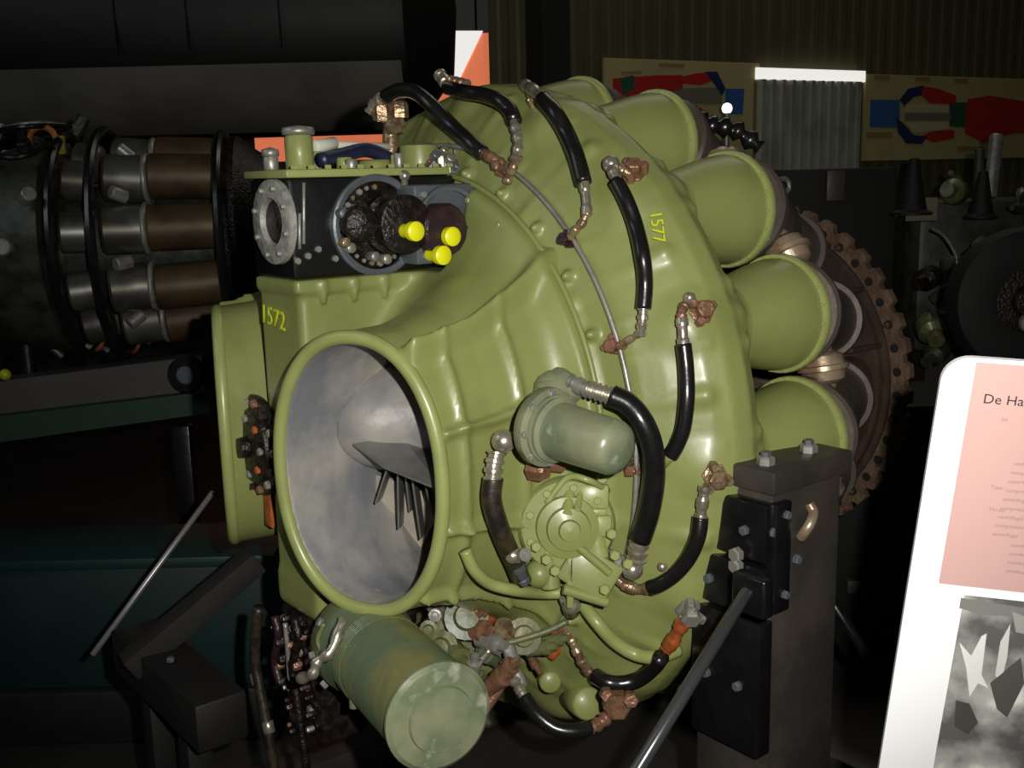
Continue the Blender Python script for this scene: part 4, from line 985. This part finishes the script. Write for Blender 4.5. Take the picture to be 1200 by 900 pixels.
tpart(tr, 'caster_wheel', lathe([(0, .03), (0, .052), (.008, .060), (.032, .060), (.04, .052), (.04, .03)], wc, (.1, 1, 0), 28, closed=True), M['rubber'])
tpart(tr, 'wheel_hub', cyl(wc+Vector((0, -.004, 0)), wc+Vector((0, .045, 0)), .03, 20), M['grey_plate'])
for x in (-60, 210):
    p = at(x, 500, 3.56); tpart(tr, 'trolley_leg', box(p.x-.03, p.x+.03, p.y, p.y+.06, 0, p.z, .004), M['black'])
# teal covered case on the floor
q0 = at(150, 690, 3.0)
tc_ = thing_at('storage_case', (q0.x, q0.y, 0), 'dark teal case lying on the floor left of the green engine', 'case')
qa, qb = at(-120, 690, 2.95), at(318, 652, 2.95)
tpart(tc_, 'case_body', box(qa.x, qb.x, qa.y, qa.y+.28, .16, qb.z-.02, .01), mat('teal paint', srgb(8, 40, 38), .6, 0, srgb(6, 30, 30), 5, .6), 40)
tpart(tc_, 'plinth', box(qa.x, qb.x, qa.y-.02, qa.y+.30, 0, .16, .01), M['flat_black'], 40)
tpart(tc_, 'case_lid', box(qa.x-.01, qb.x+.01, qa.y-.012, qa.y+.29, qb.z-.02, qb.z+.012, .006), mat('teal lid', srgb(9, 44, 42), .5), 40)
yp = tag(obj('yellow_lamp', ball(at(6, 439, 3.3), .018), mat('yellow lens', srgb(150, 160, 20), .4)), 'small yellow lens at the left edge on the grey beam', 'lamp')

# right background clutter
dd_ = mat('murky green machinery', srgb(70, 74, 62), .5, .2, srgb(38, 40, 34), 9, .8, .2, 30)
b1 = at(1140, 250, 4.6)
mc = thing_at('machine_bench', (b1.x, b1.y+.3, 0), 'murky green grey machinery on a bench under the right poster', 'machine')
tpart(mc, 'bench', box(at(1072, 215, 4.9).x, at(1260, 215, 4.9).x, b1.y+.1, b1.y+.8, 0, at(900, 228, 4.9).z-.12, .01), mat('brown bench', srgb(44, 36, 28), .7))
rr = random.Random(9)
for k in range(26):
    x = rr.uniform(1085, 1215); y = rr.uniform(200, 420); d = rr.uniform(4.3, 4.6); p = at(x, y, d); ax = Vector((rr.uniform(-1, 1), -.8, rr.uniform(-1, 1))).normalized(); r_ = rr.uniform(.02, .06)
    tpart(mc, 'machine_part', lathe([(0, r_*.8), (.02, r_), (.08, r_), (.10, r_*.6), (.14, r_*.55)], p, ax, 16), rr.choice([dd_, dd_, dd_, M['soot'], M['green_dark']]))
tpart(mc, 'machine_block', box(at(1082, 200, 4.6).x, at(1240, 200, 4.6).x, b1.y+.05, b1.y+.35, at(1100, 420, 4.6).z, at(1100, 235, 4.6).z, .03), dd_, 40)
po = at(1166, 160, 4.4); tpart(mc, 'silver_pipe', cyl(at(1168, 158, 4.4), at(1160, 232, 4.4), .028, 20), M['steel_soft']); tpart(mc, 'silver_pipe', cyl(at(1148, 175, 4.45), at(1146, 235, 4.45), .02, 16), dd_)
tpart(mc, 'bent_rod', sweep(spline([at(1092, 268, 4.2), at(1106, 276, 4.2), at(1119, 296, 4.2), at(1122, 312, 4.2), at(1120, 334, 4.2)], 6), .007, 8), M['steel'])
for x, y, w_, h_, nm in ((1052, 188, 44, 62, 0), (1130, 202, 36, 52, 1)):
    a_ = at(x, y+h_, 4.5); b_ = at(x, y, 4.5)
    a_ = Vector((a_.x, a_.y-.16, a_.z)); b_ = Vector((b_.x, b_.y-.16, b_.z)); cn = thing_at('black_cone', a_, ('black cone standing left of the white card' if nm == 0 else 'smaller black cone behind the silver pipe'), 'cone')
    tpart(cn, 'cone', lathe([(0, w_*.0018), (.01, w_*.0018), (.02, w_*.0013), ((b_-a_).length, .018), ((b_-a_).length+.005, 0)], a_, (0, 0, 1), 20), mat('matt black', srgb(12, 12, 12), .7))
cd0 = at(1080, 245, 4.35); tag(obj('paper_card', box(cd0.x-.063, cd0.x+.065, cd0.y, cd0.y+.006, cd0.z-.048, cd0.z+.045, .002), mat('dull paper', srgb(120, 112, 90), .7), None, False), 'small blank beige card propped beside the black cone', 'card')
# black tyre with silver hub at the right edge
tw = at(1196, 352, 3.3); tz = (Vector((0, -1, .05))).normalized()
ty_ = thing_at('rubber_tyre', (tw.x, tw.y+.08, 0), 'big black tyre with a small silver hub, cut off by right edge', 'wheel')
tpart(ty_, 'tyre', lathe([(-.07, .10), (-.08, .17), (-.05, .215), (0, .226), (.05, .215), (.07, .17), (.06, .10)], tw, tz, 48, closed=True), mat('flat black rubber', srgb(9, 9, 9), .75))
tpart(ty_, 'hub', lathe([(-.05, .12), (.04, .11), (.045, .05), (.07, .045), (.075, .0)], tw, tz, 32), M['soot'])
tpart(ty_, 'hub_cap', lathe([(.07, .03), (.085, .028), (.088, 0)], at(1192, 376, 3.25), tz, 20), M['steel_soft'])
tpart(ty_, 'axle_stand', box(tw.x-.05, tw.x+.05, tw.y+.06, tw.y+.16, 0, tw.z, .01), M['black_iron'])
# crate shelf with an eye bolt behind the turbine
sh = thing_at('equipment_crate', at(950, 300, 4.6), 'dark crate with pale ring eyelet below the metal door', 'crate')
ca, cb2 = at(878, 200, 4.7), at(1056, 330, 4.7)
tpart(sh, 'crate_body', box(ca.x, cb2.x, ca.y, ca.y+.5, .0, ca.z, .01), mat('dark crate wood', srgb(30, 28, 22), .7, 0, srgb(20, 18, 14), 6, .6), 40)
ec = at(918, 218, 4.55); tpart(sh, 'ring_eyelet', sweep([ec+Vector((.026*math.cos(R_(q)), 0, .030*math.sin(R_(q)))) for q in range(0, 360, 20)], .012, 8, closed=True), M['steel_soft'])
tpart(sh, 'bracket', box(at(975, 232, 4.6).x, at(996, 232, 4.6).x, ca.y-.05, ca.y-.02, at(975, 236, 4.6).z, at(975, 200, 4.6).z, .003), M['can'])
# small lit lamp on a stem
lp_ = at(852, 127, 5.2)
lm = thing_at('work_lamp', (lp_.x, lp_.y, 0), 'small glowing white lamp on a stem in front of the left poster', 'lamp')
tpart(lm, 'bulb', ball(lp_, .026), mat('glowing bulb', (1, 1, .95, 1), .4, emit=2.2)); tpart(lm, 'stem', cyl((lp_.x, lp_.y, 0), lp_-Vector((0, 0, .02)), .014, 12), M['steel_soft'])
# dark cabinet behind the stand, lower right
cbx = at(1010, 640, 3.45)
cab = thing_at('tool_cabinet', (cbx.x, cbx.y, 0), 'black shadowed cabinet behind the stand and sign, lower right', 'cabinet')
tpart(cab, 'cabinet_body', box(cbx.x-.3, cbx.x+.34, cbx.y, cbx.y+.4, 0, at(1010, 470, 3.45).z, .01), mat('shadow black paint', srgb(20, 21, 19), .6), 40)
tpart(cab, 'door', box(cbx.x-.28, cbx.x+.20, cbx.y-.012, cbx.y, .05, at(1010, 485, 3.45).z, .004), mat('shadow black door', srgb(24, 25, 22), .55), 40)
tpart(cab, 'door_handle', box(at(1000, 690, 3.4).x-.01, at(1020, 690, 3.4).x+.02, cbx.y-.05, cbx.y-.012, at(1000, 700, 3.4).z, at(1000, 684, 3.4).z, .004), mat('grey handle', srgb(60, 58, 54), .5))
